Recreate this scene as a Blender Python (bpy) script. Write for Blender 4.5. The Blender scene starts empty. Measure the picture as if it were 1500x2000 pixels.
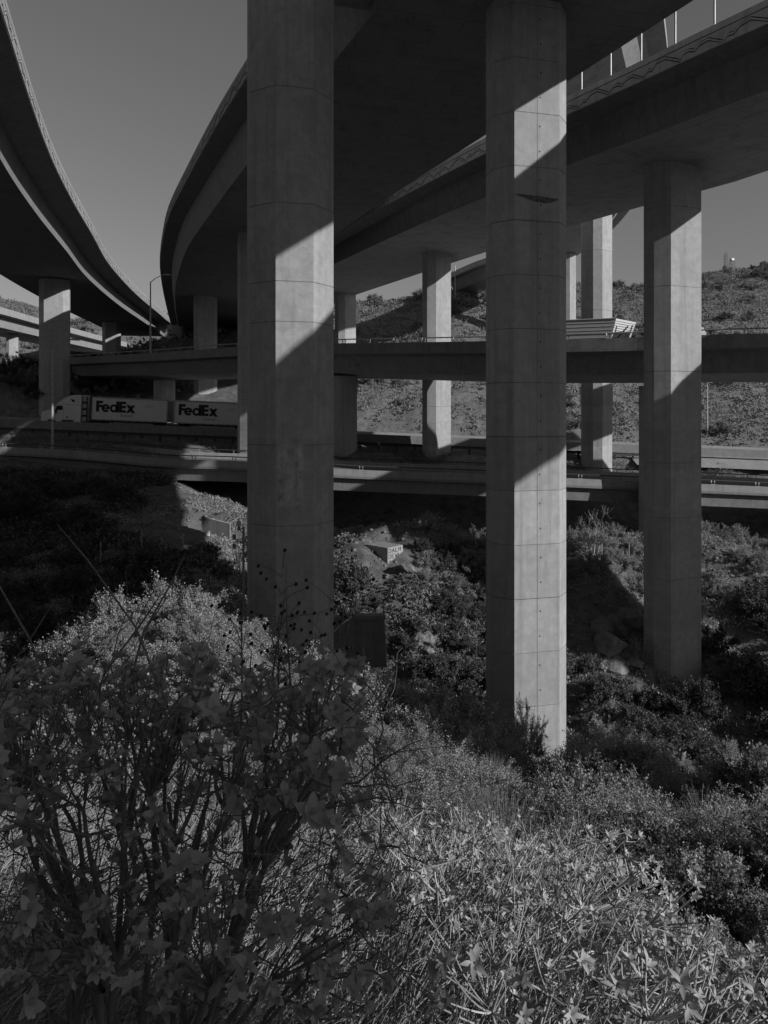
import bpy, bmesh, math, random
import numpy as np
from mathutils import Vector, Matrix
R = math.radians
random.seed(7)
rng = np.random.default_rng(11)
scn = bpy.context.scene
col = scn.collection

# ------------------------------------------------------------------ camera
cam_d = bpy.data.cameras.new('camera')
cam = bpy.data.objects.new('camera', cam_d)
col.objects.link(cam)
cam.location = (0, 0, 0)
cam.rotation_euler = (R(90), 0, 0)
cam_d.sensor_fit = 'VERTICAL'
cam_d.sensor_height = 48.0
cam_d.sensor_width = 36.0
cam_d.lens = 33.6
cam_d.shift_y = -0.1
cam_d.clip_start = 0.1
cam_d.clip_end = 3000
scn.camera = cam

# ------------------------------------------------------------------ sky and sun (black-and-white photograph: neutral light)
SUN_EL, SUN_AZ = 21.6, 60.0          # azimuth from straight behind the camera towards its right
world = bpy.data.worlds.new('World')
scn.world = world
world.use_nodes = True
wn = world.node_tree
wn.nodes.clear()
wo = wn.nodes.new('ShaderNodeOutputWorld')
wb = wn.nodes.new('ShaderNodeBackground')
sky = wn.nodes.new('ShaderNodeTexSky')
sky.sky_type = 'NISHITA'
sky.sun_disc = False
sky.sun_elevation = R(SUN_EL)
sky.sun_rotation = R(180 - SUN_AZ)
sky.altitude = 500
sky.dust_density = 0.6
sep = wn.nodes.new('ShaderNodeSeparateColor')
comb = wn.nodes.new('ShaderNodeMath')
comb.operation = 'MULTIPLY_ADD'      # panchromatic film with a yellow-red filter
comb.inputs[1].default_value = 0.40
m2 = wn.nodes.new('ShaderNodeMath')
m2.operation = 'MULTIPLY'
m2.inputs[1].default_value = 0.60
wn.links.new(sky.outputs[0], sep.inputs[0])
wn.links.new(sep.outputs[2], m2.inputs[0])
wn.links.new(sep.outputs[0], comb.inputs[0])
wn.links.new(m2.outputs[0], comb.inputs[2])
wn.links.new(comb.outputs[0], wb.inputs[0])
wb.inputs[1].default_value = 0.054
wn.links.new(wb.outputs[0], wo.inputs[0])

sun_d = bpy.data.lights.new('sun', 'SUN')
sun_d.energy = 3.3
sun_d.angle = R(0.5)
sun_d.color = (1, 1, 1)
sun = bpy.data.objects.new('sun', sun_d)
col.objects.link(sun)
sdir = Vector((math.sin(R(SUN_AZ)) * math.cos(R(SUN_EL)), -math.cos(R(SUN_AZ)) * math.cos(R(SUN_EL)), math.sin(R(SUN_EL))))
sun.rotation_euler = sdir.to_track_quat('Z', 'Y').to_euler()
sun.location = sdir * 100

scn.render.engine = 'CYCLES'
scn.view_settings.view_transform = 'Standard'
scn.view_settings.look = 'None'
scn.view_settings.exposure = 0.0
scn.view_settings.gamma = 1.0
scn.view_settings.use_curve_mapping = False
scn.cycles.max_bounces = 5
scn.cycles.diffuse_bounces = 4
scn.cycles.transparent_max_bounces = 8

# ------------------------------------------------------------------ materials
def nodes_of(name):
    m = bpy.data.materials.new(name)
    m.use_nodes = True
    nt = m.node_tree
    return m, nt, nt.nodes['Principled BSDF']

def g(v):
    return (v, v, v, 1)

def mix_node(nt, a, b, fac, mode='MIX'):
    n = nt.nodes.new('ShaderNodeMix')
    n.data_type = 'RGBA'
    n.blend_type = mode
    for i, v in ((6, a), (7, b)):
        if isinstance(v, (int, float)):
            n.inputs[i].default_value = g(v)
        else:
            nt.links.new(v, n.inputs[i])
    if isinstance(fac, (int, float)):
        n.inputs[0].default_value = fac
    else:
        nt.links.new(fac, n.inputs[0])
    return n.outputs[2]

def noise(nt, co, scale, detail=4, rough=0.55, vscale=None, dist=0.0):
    if vscale:
        mp = nt.nodes.new('ShaderNodeMapping')
        mp.inputs['Scale'].default_value = vscale
        nt.links.new(co, mp.inputs[0])
        co = mp.outputs[0]
    n = nt.nodes.new('ShaderNodeTexNoise')
    n.inputs['Scale'].default_value = scale
    n.inputs['Detail'].default_value = detail
    n.inputs['Roughness'].default_value = rough
    n.inputs['Distortion'].default_value = dist
    nt.links.new(co, n.inputs['Vector'])
    return n.outputs[0]

def ramp(nt, fac, p0, v0, p1, v1):
    n = nt.nodes.new('ShaderNodeMapRange')
    n.inputs[1].default_value = p0
    n.inputs[2].default_value = p1
    n.inputs[3].default_value = v0
    n.inputs[4].default_value = v1
    n.clamp = True
    nt.links.new(fac, n.inputs[0])
    return n.outputs[0]

def concrete(name, base, streak=0.35, boards=0.0, rough=0.85, mottling=0.25, stain=0.5, lift=0.0):
    m, nt, b = nodes_of(name)
    tc = nt.nodes.new('ShaderNodeTexCoord').outputs['Object']
    big = noise(nt, tc, 0.35, 5, 0.6)
    mid = noise(nt, tc, 2.2, 6, 0.65, dist=0.3)
    fine = noise(nt, tc, 22, 3, 0.6)
    st = noise(nt, tc, 1.0, 5, 0.7, vscale=(2.6, 2.6, 0.10))
    bug = noise(nt, tc, 9.0, 2, 0.5)
    c = mix_node(nt, base * (1 - mottling), base * (1 + mottling), ramp(nt, mid, 0.3, 0, 0.7, 1))
    c = mix_node(nt, c, base * 0.75, ramp(nt, big, 0.45, 0, 0.75, 0.6))
    c = mix_node(nt, c, base * 0.55, ramp(nt, st, 0.50, 0, 0.72, streak))
    c = mix_node(nt, c, base * 0.35, ramp(nt, bug, 0.70, 0, 0.76, stain))
    c = mix_node(nt, c, base * 1.15, ramp(nt, fine, 0.5, 0, 0.8, 0.4))
    run = noise(nt, tc, 1.0, 3, 0.5, vscale=(7, 7, 0.18), dist=0.2)
    c = mix_node(nt, c, base * 1.3, ramp(nt, run, 0.62, 0, 0.78, 0.35))
    if lift:
        sx = nt.nodes.new('ShaderNodeSeparateXYZ'); nt.links.new(tc, sx.inputs[0])
        ad = nt.nodes.new('ShaderNodeMath'); ad.operation = 'MULTIPLY_ADD'; ad.inputs[1].default_value = 1 / 2.42; ad.inputs[2].default_value = 1.22 / 2.42 + 20
        nt.links.new(sx.outputs[2], ad.inputs[0])
        fl = nt.nodes.new('ShaderNodeMath'); fl.operation = 'FLOOR'; nt.links.new(ad.outputs[0], fl.inputs[0])
        wh = nt.nodes.new('ShaderNodeTexWhiteNoise'); wh.noise_dimensions = '1D'; nt.links.new(fl.outputs[0], wh.inputs['W'])
        c = mix_node(nt, c, base * 0.55, ramp(nt, wh.outputs[0], 0, 0, 1, lift))
        pa = noise(nt, tc, 0.8, 3, 0.5, vscale=(1.3, 1.3, .5), dist=0.1)
        c = mix_node(nt, c, base * 0.7, ramp(nt, pa, 0.56, 0, 0.60, 0.35))
    nt.links.new(c, b.inputs['Base Color'])
    b.inputs['Roughness'].default_value = rough
    b.inputs['Specular IOR Level'].default_value = 0.25
    bu = nt.nodes.new('ShaderNodeBump')
    bu.inputs['Strength'].default_value = 0.25
    bu.inputs['Distance'].default_value = 0.02
    h = mix_node(nt, fine, mid, 0.5)
    if boards:
        bd = noise(nt, tc, 1.0, 2, 0.5, vscale=(0.5, 0.5, 5.0))
        h = mix_node(nt, h, bd, boards)
    nt.links.new(h, bu.inputs['Height'])
    nt.links.new(bu.outputs[0], b.inputs['Normal'])
    return m

def boarded(name, base, ang):
    """soffit: plywood-formed concrete, faint board marks and leaching across the deck"""
    m, nt, b = nodes_of(name)
    tc = nt.nodes.new('ShaderNodeTexCoord').outputs['Object']
    mp = nt.nodes.new('ShaderNodeMapping')
    mp.inputs['Rotation'].default_value = (0, 0, ang)
    nt.links.new(tc, mp.inputs[0])
    r = mp.outputs[0]
    fib = noise(nt, r, 1.0, 6, 0.7, vscale=(0.5, 4.5, 1), dist=0.4)
    mid = noise(nt, r, 0.9, 6, 0.65, dist=0.5)
    br = nt.nodes.new('ShaderNodeTexBrick')
    br.inputs['Scale'].default_value = 1.0
    br.inputs['Brick Width'].default_value = 2.44
    br.inputs['Row Height'].default_value = 1.22
    br.inputs['Mortar Size'].default_value = 0.018
    br.inputs['Color1'].default_value = g(base * 0.96)
    br.inputs['Color2'].default_value = g(base * 1.04)
    br.inputs['Mortar'].default_value = g(base * 0.6)
    nt.links.new(r, br.inputs['Vector'])
    c = mix_node(nt, br.outputs[0], base * 0.5, ramp(nt, mid, 0.5, 0, 0.75, 0.7))
    c = mix_node(nt, c, base * 1.35, ramp(nt, fib, 0.55, 0, 0.8, 0.5))
    nt.links.new(c, b.inputs['Base Color'])
    b.inputs['Roughness'].default_value = 0.9
    b.inputs['Specular IOR Level'].default_value = 0.2
    return m

def plain(name, v, rough=0.6, metal=0.0, var=0.15, scale=6.0, spec=0.4):
    m, nt, b = nodes_of(name)
    tc = nt.nodes.new('ShaderNodeTexCoord').outputs['Object']
    n = noise(nt, tc, scale, 5, 0.6)
    c = mix_node(nt, v * (1 - var), v * (1 + var), ramp(nt, n, 0.3, 0, 0.7, 1))
    nt.links.new(c, b.inputs['Base Color'])
    b.inputs['Roughness'].default_value = rough
    b.inputs['Metallic'].default_value = metal
    b.inputs['Specular IOR Level'].default_value = spec
    return m

def leafy(name, v, var=0.5, rough=0.6, trans=0.25, spec=0.3, island=True, objvar=0.3):
    m, nt, b = nodes_of(name)
    ge = nt.nodes.new('ShaderNodeNewGeometry')
    oi = nt.nodes.new('ShaderNodeObjectInfo')
    c = mix_node(nt, v * (1 - var), v * (1 + var), ge.outputs['Random Per Island'] if island else oi.outputs['Random'])
    c = mix_node(nt, c, v * 0.35, ramp(nt, oi.outputs['Random'], 0, 0, 1, objvar))
    b.inputs['Roughness'].default_value = rough
    b.inputs['Specular IOR Level'].default_value = spec
    nt.links.new(c, b.inputs['Base Color'])
    if trans:
        t = nt.nodes.new('ShaderNodeBsdfTranslucent')
        nt.links.new(c, t.inputs[0])
        mx = nt.nodes.new('ShaderNodeMixShader')
        mx.inputs[0].default_value = trans
        out = nt.nodes['Material Output']
        nt.links.new(b.outputs[0], mx.inputs[1])
        nt.links.new(t.outputs[0], mx.inputs[2])
        nt.links.new(mx.outputs[0], out.inputs[0])
    return m

def soil(name, dark, light):
    m, nt, b = nodes_of(name)
    tc = nt.nodes.new('ShaderNodeTexCoord').outputs['Object']
    big = noise(nt, tc, 0.12, 6, 0.6)
    mid = noise(nt, tc, 1.3, 8, 0.7, dist=0.5)
    fine = noise(nt, tc, 14, 6, 0.75)
    vo = nt.nodes.new('ShaderNodeTexVoronoi')
    vo.inputs['Scale'].default_value = 3.5
    nt.links.new(tc, vo.inputs['Vector'])
    c = mix_node(nt, dark, light, ramp(nt, mid, 0.35, 0, 0.65, 1))
    c = mix_node(nt, c, light * 1.15, ramp(nt, big, 0.5, 0, 0.7, 0.6))
    c = mix_node(nt, c, dark * 0.6, ramp(nt, fine, 0.5, 0, 0.7, 0.7))
    c = mix_node(nt, c, light * 1.3, ramp(nt, vo.outputs['Distance'], 0.0, 0.5, 0.16, 0))
    nt.links.new(c, b.inputs['Base Color'])
    b.inputs['Roughness'].default_value = 0.95
    b.inputs['Specular IOR Level'].default_value = 0.1
    bu = nt.nodes.new('ShaderNodeBump')
    bu.inputs['Strength'].default_value = 0.8
    bu.inputs['Distance'].default_value = 0.25
    nt.links.new(mix_node(nt, fine, mid, 0.6), bu.inputs['Height'])
    nt.links.new(bu.outputs[0], b.inputs['Normal'])
    return m

M = {}
M['col'] = concrete('column_concrete', 0.46, 0.6, mottling=0.18, lift=0.28)
M['col_old'] = concrete('weathered_column_concrete', 0.41, 0.6, mottling=0.2, lift=0.2, stain=0.7)
M['patch'] = concrete('patched_concrete', 0.42, 0.9, mottling=0.5, stain=0.9)
M['stain'] = plain('dark_leach_stain', 0.14, 0.95, 0, 0.5, 9)
M['joint'] = plain('faint_joint', 0.22, 0.95, 0, 0.3)
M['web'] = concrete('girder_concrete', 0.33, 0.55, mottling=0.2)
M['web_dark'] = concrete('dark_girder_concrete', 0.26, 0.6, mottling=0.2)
M['par'] = concrete('parapet_concrete', 0.40, 0.7, mottling=0.15)
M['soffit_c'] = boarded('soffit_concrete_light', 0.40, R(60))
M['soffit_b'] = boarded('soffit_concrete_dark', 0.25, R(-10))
M['relief'] = concrete('patterned_parapet', 0.60, 0.7, mottling=0.15)
M['asphalt'] = concrete('road_surface', 0.20, 0.0, mottling=0.12, stain=0.1)
M['barrier'] = concrete('barrier_concrete', 0.36, 0.6, mottling=0.15)
M['groove'] = plain('stained_joint_and_shade', 0.09, 0.95, 0, 0.3)
M['steel'] = plain('galvanised_steel', 0.42, 0.5, 0.3, 0.2)
M['steel_dark'] = plain('rusty_dark_steel', 0.07, 0.7, 0.1, 0.3)
M['wood_dark'] = plain('dark_timber_post', 0.06, 0.9, 0, 0.3)
M['soil'] = soil('dry_soil', 0.12, 0.27)
M['white'] = plain('white_truck_paint', 0.80, 0.35, 0, 0.06, 1.5, 0.5)
M['print'] = plain('dark_lettering', 0.025, 0.5, 0, 0.05)
M['print_lt'] = plain('faint_lettering', 0.30, 0.5, 0, 0.05)
M['glass'] = plain('dark_glass', 0.02, 0.08, 0, 0.05, 3, 0.6)
M['rubber'] = plain('tyre_rubber', 0.03, 0.85, 0, 0.1)
M['chrome'] = plain('polished_metal', 0.6, 0.2, 0.9, 0.05)
M['tan_paint'] = plain('grey_trailer_paint', 0.42, 0.5, 0, 0.08)
M['rock'] = soil('pale_rock', 0.2, 0.38)
M['tarp'] = plain('grey_screen_fabric', 0.06, 0.9, 0, 0.1)
M['spray'] = plain('spray_paint', 0.10, 0.7, 0, 0.1)
M['bigleaf'] = leafy('broad_leaf', 0.52, 0.35, 0.55, 0.35, 0.35, island=True, objvar=0.2)
M['bigstem'] = plain('shrub_bark', 0.19, 0.9, 0, 0.35, 20)
M['sageleaf'] = leafy('pale_sage_leaf', 0.47, 0.45, 0.55, 0.2, 0.3, objvar=0.15)
M['sagestem'] = leafy('dry_pale_stem', 0.42, 0.45, 0.8, 0.0, 0.2, objvar=0.1)
M['scrub'] = leafy('scrub_leaf', 0.42, 0.55, 0.7, 0.2, 0.2, objvar=0.4)
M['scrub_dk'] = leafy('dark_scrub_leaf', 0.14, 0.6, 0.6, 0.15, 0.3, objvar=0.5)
M['twig'] = leafy('twigs', 0.20, 0.5, 0.9, 0.0, 0.1, objvar=0.3)
M['straw'] = leafy('dry_grass', 0.30, 0.4, 0.8, 0.2, 0.2, objvar=0.3)
M['far'] = leafy('far_scrub', 0.27, 0.3, 0.9, 0.0, 0.1, objvar=0.6)
M['seed'] = plain('dark_seed_head', 0.03, 0.95, 0, 0.2)

# ------------------------------------------------------------------ helpers
def link(o):
    col.objects.link(o)
    return o

def tag(o, label=None, cat=None, group=None, kind=None):
    if label: o['label'] = label
    if cat: o['category'] = cat
    if group: o['group'] = group
    if kind: o['kind'] = kind
    return o

def empty(name, loc=(0, 0, 0), rz=0.0, label=None, cat=None, group=None):
    o = bpy.data.objects.new(name, None)
    o.location = loc
    o.rotation_euler = (0, 0, rz)
    o.empty_display_size = 0.3
    link(o)
    return tag(o, label, cat, group)

def mesh_np(name, V, F, mats, midx=None, smooth=False):
    """V (n,3) array; F list/array of faces all of one size, or list of lists"""
    me = bpy.data.meshes.new(name)
    V = np.asarray(V, dtype=np.float32)
    if isinstance(F, np.ndarray):
        nf, k = F.shape
        me.vertices.add(len(V))
        me.vertices.foreach_set('co', V.ravel())
        me.loops.add(nf * k)
        me.loops.foreach_set('vertex_index', F.astype(np.int32).ravel())
        me.polygons.add(nf)
        me.polygons.foreach_set('loop_start', np.arange(0, nf * k, k, dtype=np.int32))
        me.polygons.foreach_set('loop_total', np.full(nf, k, dtype=np.int32))
        me.update(calc_edges=True)
    else:
        me.from_pydata([tuple(map(float, v)) for v in V], [], [tuple(map(int, f)) for f in F])
        me.update()
    if not isinstance(mats, (list, tuple)):
        mats = [mats]
    for m in mats:
        me.materials.append(m)
    if midx is not None:
        me.polygons.foreach_set('material_index', np.asarray(midx, dtype=np.int32))
    if smooth:
        me.polygons.foreach_set('use_smooth', np.ones(len(me.polygons), dtype=bool))
    return me

def obj(name, me, parent=None, loc=None):
    o = bpy.data.objects.new(name, me)
    if parent: o.parent = parent
    if loc is not None: o.location = loc
    return link(o)

class MB:
    """collects shapes into one mesh"""
    def __init__(s):
        s.v = []; s.f = []; s.m = []
    def add(s, vs, fs, mi=0):
        b = len(s.v)
        s.v += [tuple(v) for v in vs]
        s.f += [tuple(i + b for i in f) for f in fs]
        s.m += [mi] * len(fs)
    def box(s, c, d, rz=0.0, mi=0, mat=None):
        hx, hy, hz = d[0] / 2, d[1] / 2, d[2] / 2
        vs = [Vector((x, y, z)) for z in (-hz, hz) for x, y in ((-hx, -hy), (hx, -hy), (hx, hy), (-hx, hy))]
        mt = mat if mat else Matrix.Rotation(rz, 3, 'Z')
        vs = [mt @ v + Vector(c) for v in vs]
        s.add(vs, [(3, 2, 1, 0), (4, 5, 6, 7), (0, 1, 5, 4), (1, 2, 6, 5), (2, 3, 7, 6), (3, 0, 4, 7)], mi)
    def tube(s, pts, rad, n=6, mi=0, cap=True):
        pts = [Vector(p) for p in pts]
        if not isinstance(rad, (list, tuple)): rad = [rad] * len(pts)
        rings = []
        up = Vector((0, 0, 1))
        for i, p in enumerate(pts):
            t = (pts[min(i + 1, len(pts) - 1)] - pts[max(i - 1, 0)]).normalized()
            a = t.cross(up)
            if a.length < 0.1: a = t.cross(Vector((1, 0, 0)))
            a.normalize(); b = t.cross(a)
            rings.append([p + (a * math.cos(2 * math.pi * k / n) + b * math.sin(2 * math.pi * k / n)) * rad[i] for k in range(n)])
        vs = [v for r in rings for v in r]
        fs = []
        for i in range(len(pts) - 1):
            for k in range(n):
                a0 = i * n + k; a1 = i * n + (k + 1) % n
                fs.append((a0, a0 + n, a1 + n, a1))
        if cap:
            fs.append(tuple(range(n)))
            fs.append(tuple(reversed(range((len(pts) - 1) * n, len(pts) * n))))
        s.add(vs, fs, mi)
    def prism(s, poly, axis, a, b, mi=0):
        """poly: 2D points in the plane normal to axis ('x','y','z'), extruded from a to b"""
        def mk(p, t):
            if axis == 'x': return (t, p[0], p[1])
            if axis == 'y': return (p[0], t, p[1])
            return (p[0], p[1], t)
        n = len(poly)
        vs = [mk(p, a) for p in poly] + [mk(p, b) for p in poly]
        fs = [tuple(range(n)), tuple(reversed(range(n, 2 * n)))]
        for i in range(n):
            j = (i + 1) % n
            fs.append((j, i, i + n, j + n))
        s.add(vs, fs, mi)
    def mesh(s, name, mats, smooth=False):
        me = mesh_np(name, s.v, s.f, mats, s.m, smooth)
        bm = bmesh.new(); bm.from_mesh(me)
        bmesh.ops.recalc_face_normals(bm, faces=bm.faces)
        bm.to_mesh(me); bm.free()
        return me
    def build(s, name, mats, parent=None, loc=None, smooth=False):
        return obj(name, s.mesh(name, mats, smooth), parent, loc)

def copy_tree(o, loc=None, rz=None, scale=None, label=None, group=None):
    c = o.copy(); link(c)
    if loc is not None: c.location = loc
    if rz is not None: c.rotation_euler = (0, 0, rz)
    if scale is not None: c.scale = scale if isinstance(scale, (tuple, list)) else (scale,) * 3
    if label: c['label'] = label
    if group: c['group'] = group
    for ch in o.children:
        d = ch.copy(); link(d); d.parent = c
        for gc in ch.children:
            e = gc.copy(); link(e); e.parent = d
    return c

# ------------------------------------------------------------------ terrain
def road_z(x):
    return -2.35 - 0.041 * (max(-110, min(130, x)) + 31.5)

CP = [(-6,-12,1.5),(6,-12,1.0),(-20,-20,6),(0,-28,9),(18,-24,3),(-45,-40,22),(-10,-60,28),(20,-70,20),(45,-45,3),(70,-70,8),(100,-60,6),(-80,-20,22),(-60,10,9),(-90,-90,55),(0,-120,50),(60,-120,30),(60,-15,-6),(90,0,-8),(-90,40,6),(0,-4,-.6),(0,0,-1.65),(-5,0,-1.5),(6,0,-2.2),(12,0,-3),(-14,0,-1.5),(0,3,-2.9),(-3,3,-2.7),(3,3,-3.2),  # unseen hill behind the camera raised to block skylight
 (0,6,-4.3),(-5,6,-3.9),(6,6,-5.2),(12,8,-7),(-12,8,-4.6),(0,12,-7.2),(-8,12,-6.4),(8,12,-8.2),(16,12,-10),
 (0,20,-10.4),(-6,20,-7.6),(8,20,-11.6),(16,20,-12.6),(-15,22,-11.4),(-22,22,-11),(-11,18,-8.2),(-32,15,-5),(26,15,-12),(40,10,-10),
 (-4.2,30,-13),(-7.2,28,-8.1),(-5.8,26,-7.9),(-9,25.5,-7.9),(-14,29,-12),(-22,35,-12),(-34,35,-8),(-20,42,-9.6),(3,28,-14),(6.6,31,-15.6),(11,33,-16.2),(6,38,-18),
 (17.8,43,-17),(13,41,-15.5),(24,40,-17.2),(26,32,-15.5),(35,32,-14.5),(32,46,-15),(48,30,-11),(48,50,-10),
 (0,36,-17.5),(-3,38,-15.8),(4,40,-18.2),(3,35,-17.8),(0,42.6,-15.2),(1,45,-11.2),(2,27,-12.2),(0,30.5,-13.2),(-7.7,37,-10.6),(-13,40,-8.9),(-8,44,-10.2),(-17,46,-8.2),(-28,48,-8.8),(-40,48,-7),
 (0.2,46.2,-10.55),(-1.2,46.8,-10.0),(1.6,47.2,-10.3),(4,45,-12.8),(-3,49,-9.5),(3,51,-8.8),(9,47,-13),(14.8,46.5,-13.4),(14,50,-10.6),(20,50,-12.5),(18,54,-9.4),(26,54,-9.6),(36,53,-9.8),
 (-12.5,51,-8.6),(-18,56,-6.8),(-25,57,-6.2),(-31,62.0,-5.1),(-40,62,-4.5),(-55,62,-3.2),(-17,61,-6.5),(-6,58,-9.6),(-5,65,-11),(5,57.5,-11.2),(5,66,-11.5),(14,58,-11.5),(14,66,-11.5),(26,58.5,-12),(26,67,-11.6),(40,62,-12),(-12,58.5,-8.0),(-12,65,-8.8),(-18,66,-6.5),
 (-31,72,-4.2),(-45,72,-3),(-14,72.5,-4.4),(-4,72.3,-4.7),(6,72.5,-4.9),(14,72.5,-5.5),(23,73,-6.6),(34,73,-6.8),(50,73,-7),(70,73,-7.5),
 (-60,99,1),(-60,104,4),(-66,110,7.4),(-80,108,9.5),(-76,118,8.0),(-100,100,9),(-90,82,-.5),(-55,108,5),(-50,118,7),(-40,104,1),(-30,104,1.5),(-40,125,9),(-30,130,12),(-15,104,1),(-10,130,14),(-25,170,24),
 (-66,128,6.5),(-64,150,8),(-78,175,9),(-60,190,13),(-88,236,13),(-78,245,24),(-65,215,17),(-90,300,30),(-70,300,26),(-100,180,9),(-112,270,30),(-105,200,11),(-140,200,22),(-150,265,38),(-165,310,47),(-190,300,52),(-133,290,33),(-240,260,60),(-220,200,40),
 (-92,250,32),(-100,262,36),(-84,262,36),(-70,262,34),(-40,240,34),
 (0,99,-1.5),(0,112,5),(0,130,14),(-5,150,22.5),(8,150,23.6),(16,152,24.5),(22,165,27),(0,175,22),(10,185,23),(25,180,28),
 (20,100,-3),(24,115,5),(30,135,14),(34,160,24),(44,178,31),(56,182,31.5),(64,182,31),(50,200,28),(80,200,34),
 (45,100,-4.5),(50,118,4),(58,140,14),(72,165,23),(78,105,-4),(85,130,8),(88,170,24),(100,205,37),(105,230,44),(118,238,47.5),(134,242,48.5),(160,245,50),(120,265,42),(150,270,44),(110,180,27),(140,180,28),(120,120,2),(170,150,15),(230,220,45)]
CPa = np.array(CP, dtype=float)
def kern(r): return np.sqrt(r * r + 1.5)
d2 = np.hypot(CPa[:, None, 0] - CPa[None, :, 0], CPa[:, None, 1] - CPa[None, :, 1])
lin = np.c_[np.ones(len(CPa)), CPa[:, 0], CPa[:, 1]]
A_ = np.block([[kern(d2) + np.eye(len(CPa)) * -0.02, lin], [lin.T, np.zeros((3, 3))]])
W_ = np.linalg.solve(A_, np.r_[CPa[:, 2], 0, 0, 0])

def vnoise(x, y, seed=0):
    xi = np.floor(x).astype(np.int64); yi = np.floor(y).astype(np.int64)
    fx = x - xi; fy = y - yi
    fx = fx * fx * (3 - 2 * fx); fy = fy * fy * (3 - 2 * fy)
    def h(a, b):
        n = (a * 374761393 + b * 668265263 + seed * 974711) & 0x7fffffff
        n = ((n ^ (n >> 13)) * 1274126177) & 0x7fffffff
        return ((n ^ (n >> 16)) & 0xffff) / 65535.0
    return (h(xi, yi) * (1 - fx) + h(xi + 1, yi) * fx) * (1 - fy) + (h(xi, yi + 1) * (1 - fx) + h(xi + 1, yi + 1) * fx) * fy - 0.5

def smooth(a, b, x):
    t = np.clip((x - a) / (b - a), 0, 1)
    return t * t * (3 - 2 * t)

def terrain_z(x, y):
    x = np.atleast_1d(np.asarray(x, float)); y = np.atleast_1d(np.asarray(y, float))
    out = np.empty(len(x))
    for s in range(0, len(x), 20000):
        xs, ys = x[s:s+20000], y[s:s+20000]
        r = np.hypot(xs[:, None] - CPa[None, :, 0], ys[:, None] - CPa[None, :, 1])
        out[s:s+20000] = kern(r) @ W_[:-3] + W_[-3] + W_[-2] * xs + W_[-1] * ys
    amp = np.clip(y / 25, 0.25, 1.0)
    n = vnoise(x * .45, y * .45, 1) * 0.7 + vnoise(x * 1.3, y * 1.3, 2) * 0.3 + vnoise(x * 3.7, y * 3.7, 3) * 0.10
    far = smooth(100, 140, y)
    n2 = vnoise(x * .06, y * .06, 5) * 5 + vnoise(x * .15, y * .15, 6) * 2.4
    rav = smooth(22, 30, y) * (1 - smooth(54, 60, y)) * smooth(-20, -8, x)
    gl = np.abs(vnoise(x * .28, y * .28, 9)) * 2.2 * rav
    rv = smooth(24, 30, y) * (1 - smooth(54, 60, y)) * smooth(-22, -12, x)
    n = n * (1 + .9 * rv) + (np.abs(vnoise(x * .8 + 7, y * .8, 12)) - .25) * .9 * rv + vnoise(x * 2.6, y * 2.6, 13) * .35 * rv
    n = n * (1 - .85 * np.exp(-((x - .6) ** 2 + (y - 47) ** 2) / 9))
    out = out + n * amp * 0.8 + n2 * far * 0.6 - gl + rav * .5
    # the motorway bench and the strip of verge in front of it
    rz = -2.35 - 0.041 * (np.clip(x, -110, 130) + 31.5)
    w = smooth(73.6, 76.0, y) * (1 - smooth(98.5, 101.5, y))
    out = out * (1 - w) + (rz - 0.16) * w
    vg = smooth(71.0, 73, y) * (1 - smooth(75.2, 75.8, y)) * (1 - smooth(16, 24, x))
    out = out * (1 - vg) + (rz - 0.75 + n * .15) * vg
    return out

def tz(x, y):
    return float(terrain_z([x], [y])[0])

ys = np.r_[np.arange(-140, -14, 6), np.arange(-14, 0, .8), np.arange(0, 10, .2), np.arange(10, 26, .35), np.arange(26, 78, .5), np.arange(78, 110, 1.0), np.arange(110, 330, 2.6), np.arange(330, 700, 20)]
xs = np.r_[np.arange(-420, -120, 15), np.arange(-120, -40, 2.4), np.arange(-40, -8, .55), np.arange(-8, 10, .3), np.arange(10, 45, .55), np.arange(45, 150, 2.4), np.arange(150, 430, 15)]
GX, GY = np.meshgrid(xs, ys)
GZ = terrain_z(GX.ravel(), GY.ravel())
far_drop = np.clip((GY.ravel() - 330) / 300, 0, 1) * 60
GZ = np.maximum(GZ, -40) - far_drop
nx_, ny_ = len(xs), len(ys)
idx = np.arange(nx_ * ny_).reshape(ny_, nx_)
Fq = np.stack([idx[:-1, :-1].ravel(), idx[:-1, 1:].ravel(), idx[1:, 1:].ravel(), idx[1:, :-1].ravel()], 1)
me = mesh_np('ground', np.c_[GX.ravel(), GY.ravel(), GZ], Fq, M['soil'], smooth=True)
tag(obj('ground', me), kind='structure')
# sheet out to the horizon behind the hills
b = MB()
b.add([(-2500, -400, -45), (2500, -400, -45), (2500, 2600, -45), (-2500, 2600, -45)], [(0, 1, 2, 3)])
tag(b.build('plain', M['soil']), kind='structure')

# ------------------------------------------------------------------ bridge decks
def catmull(P, step):
    P = [np.array(p, float) for p in P]
    P = [2 * P[0] - P[1]] + P + [2 * P[-1] - P[-2]]
    out = []
    for i in range(1, len(P) - 2):
        L = np.linalg.norm(P[i + 1] - P[i]); n = max(1, int(L / step))
        for k in range(n):
            t = k / n
            a, b_, c, d = P[i - 1], P[i], P[i + 1], P[i + 2]
            out.append(0.5 * ((2 * b_) + (-a + c) * t + (2 * a - 5 * b_ + 4 * c - d) * t * t + (-a + 3 * b_ - 3 * c + d) * t ** 3))
    out.append(P[-2])
    return np.array(out)

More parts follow.
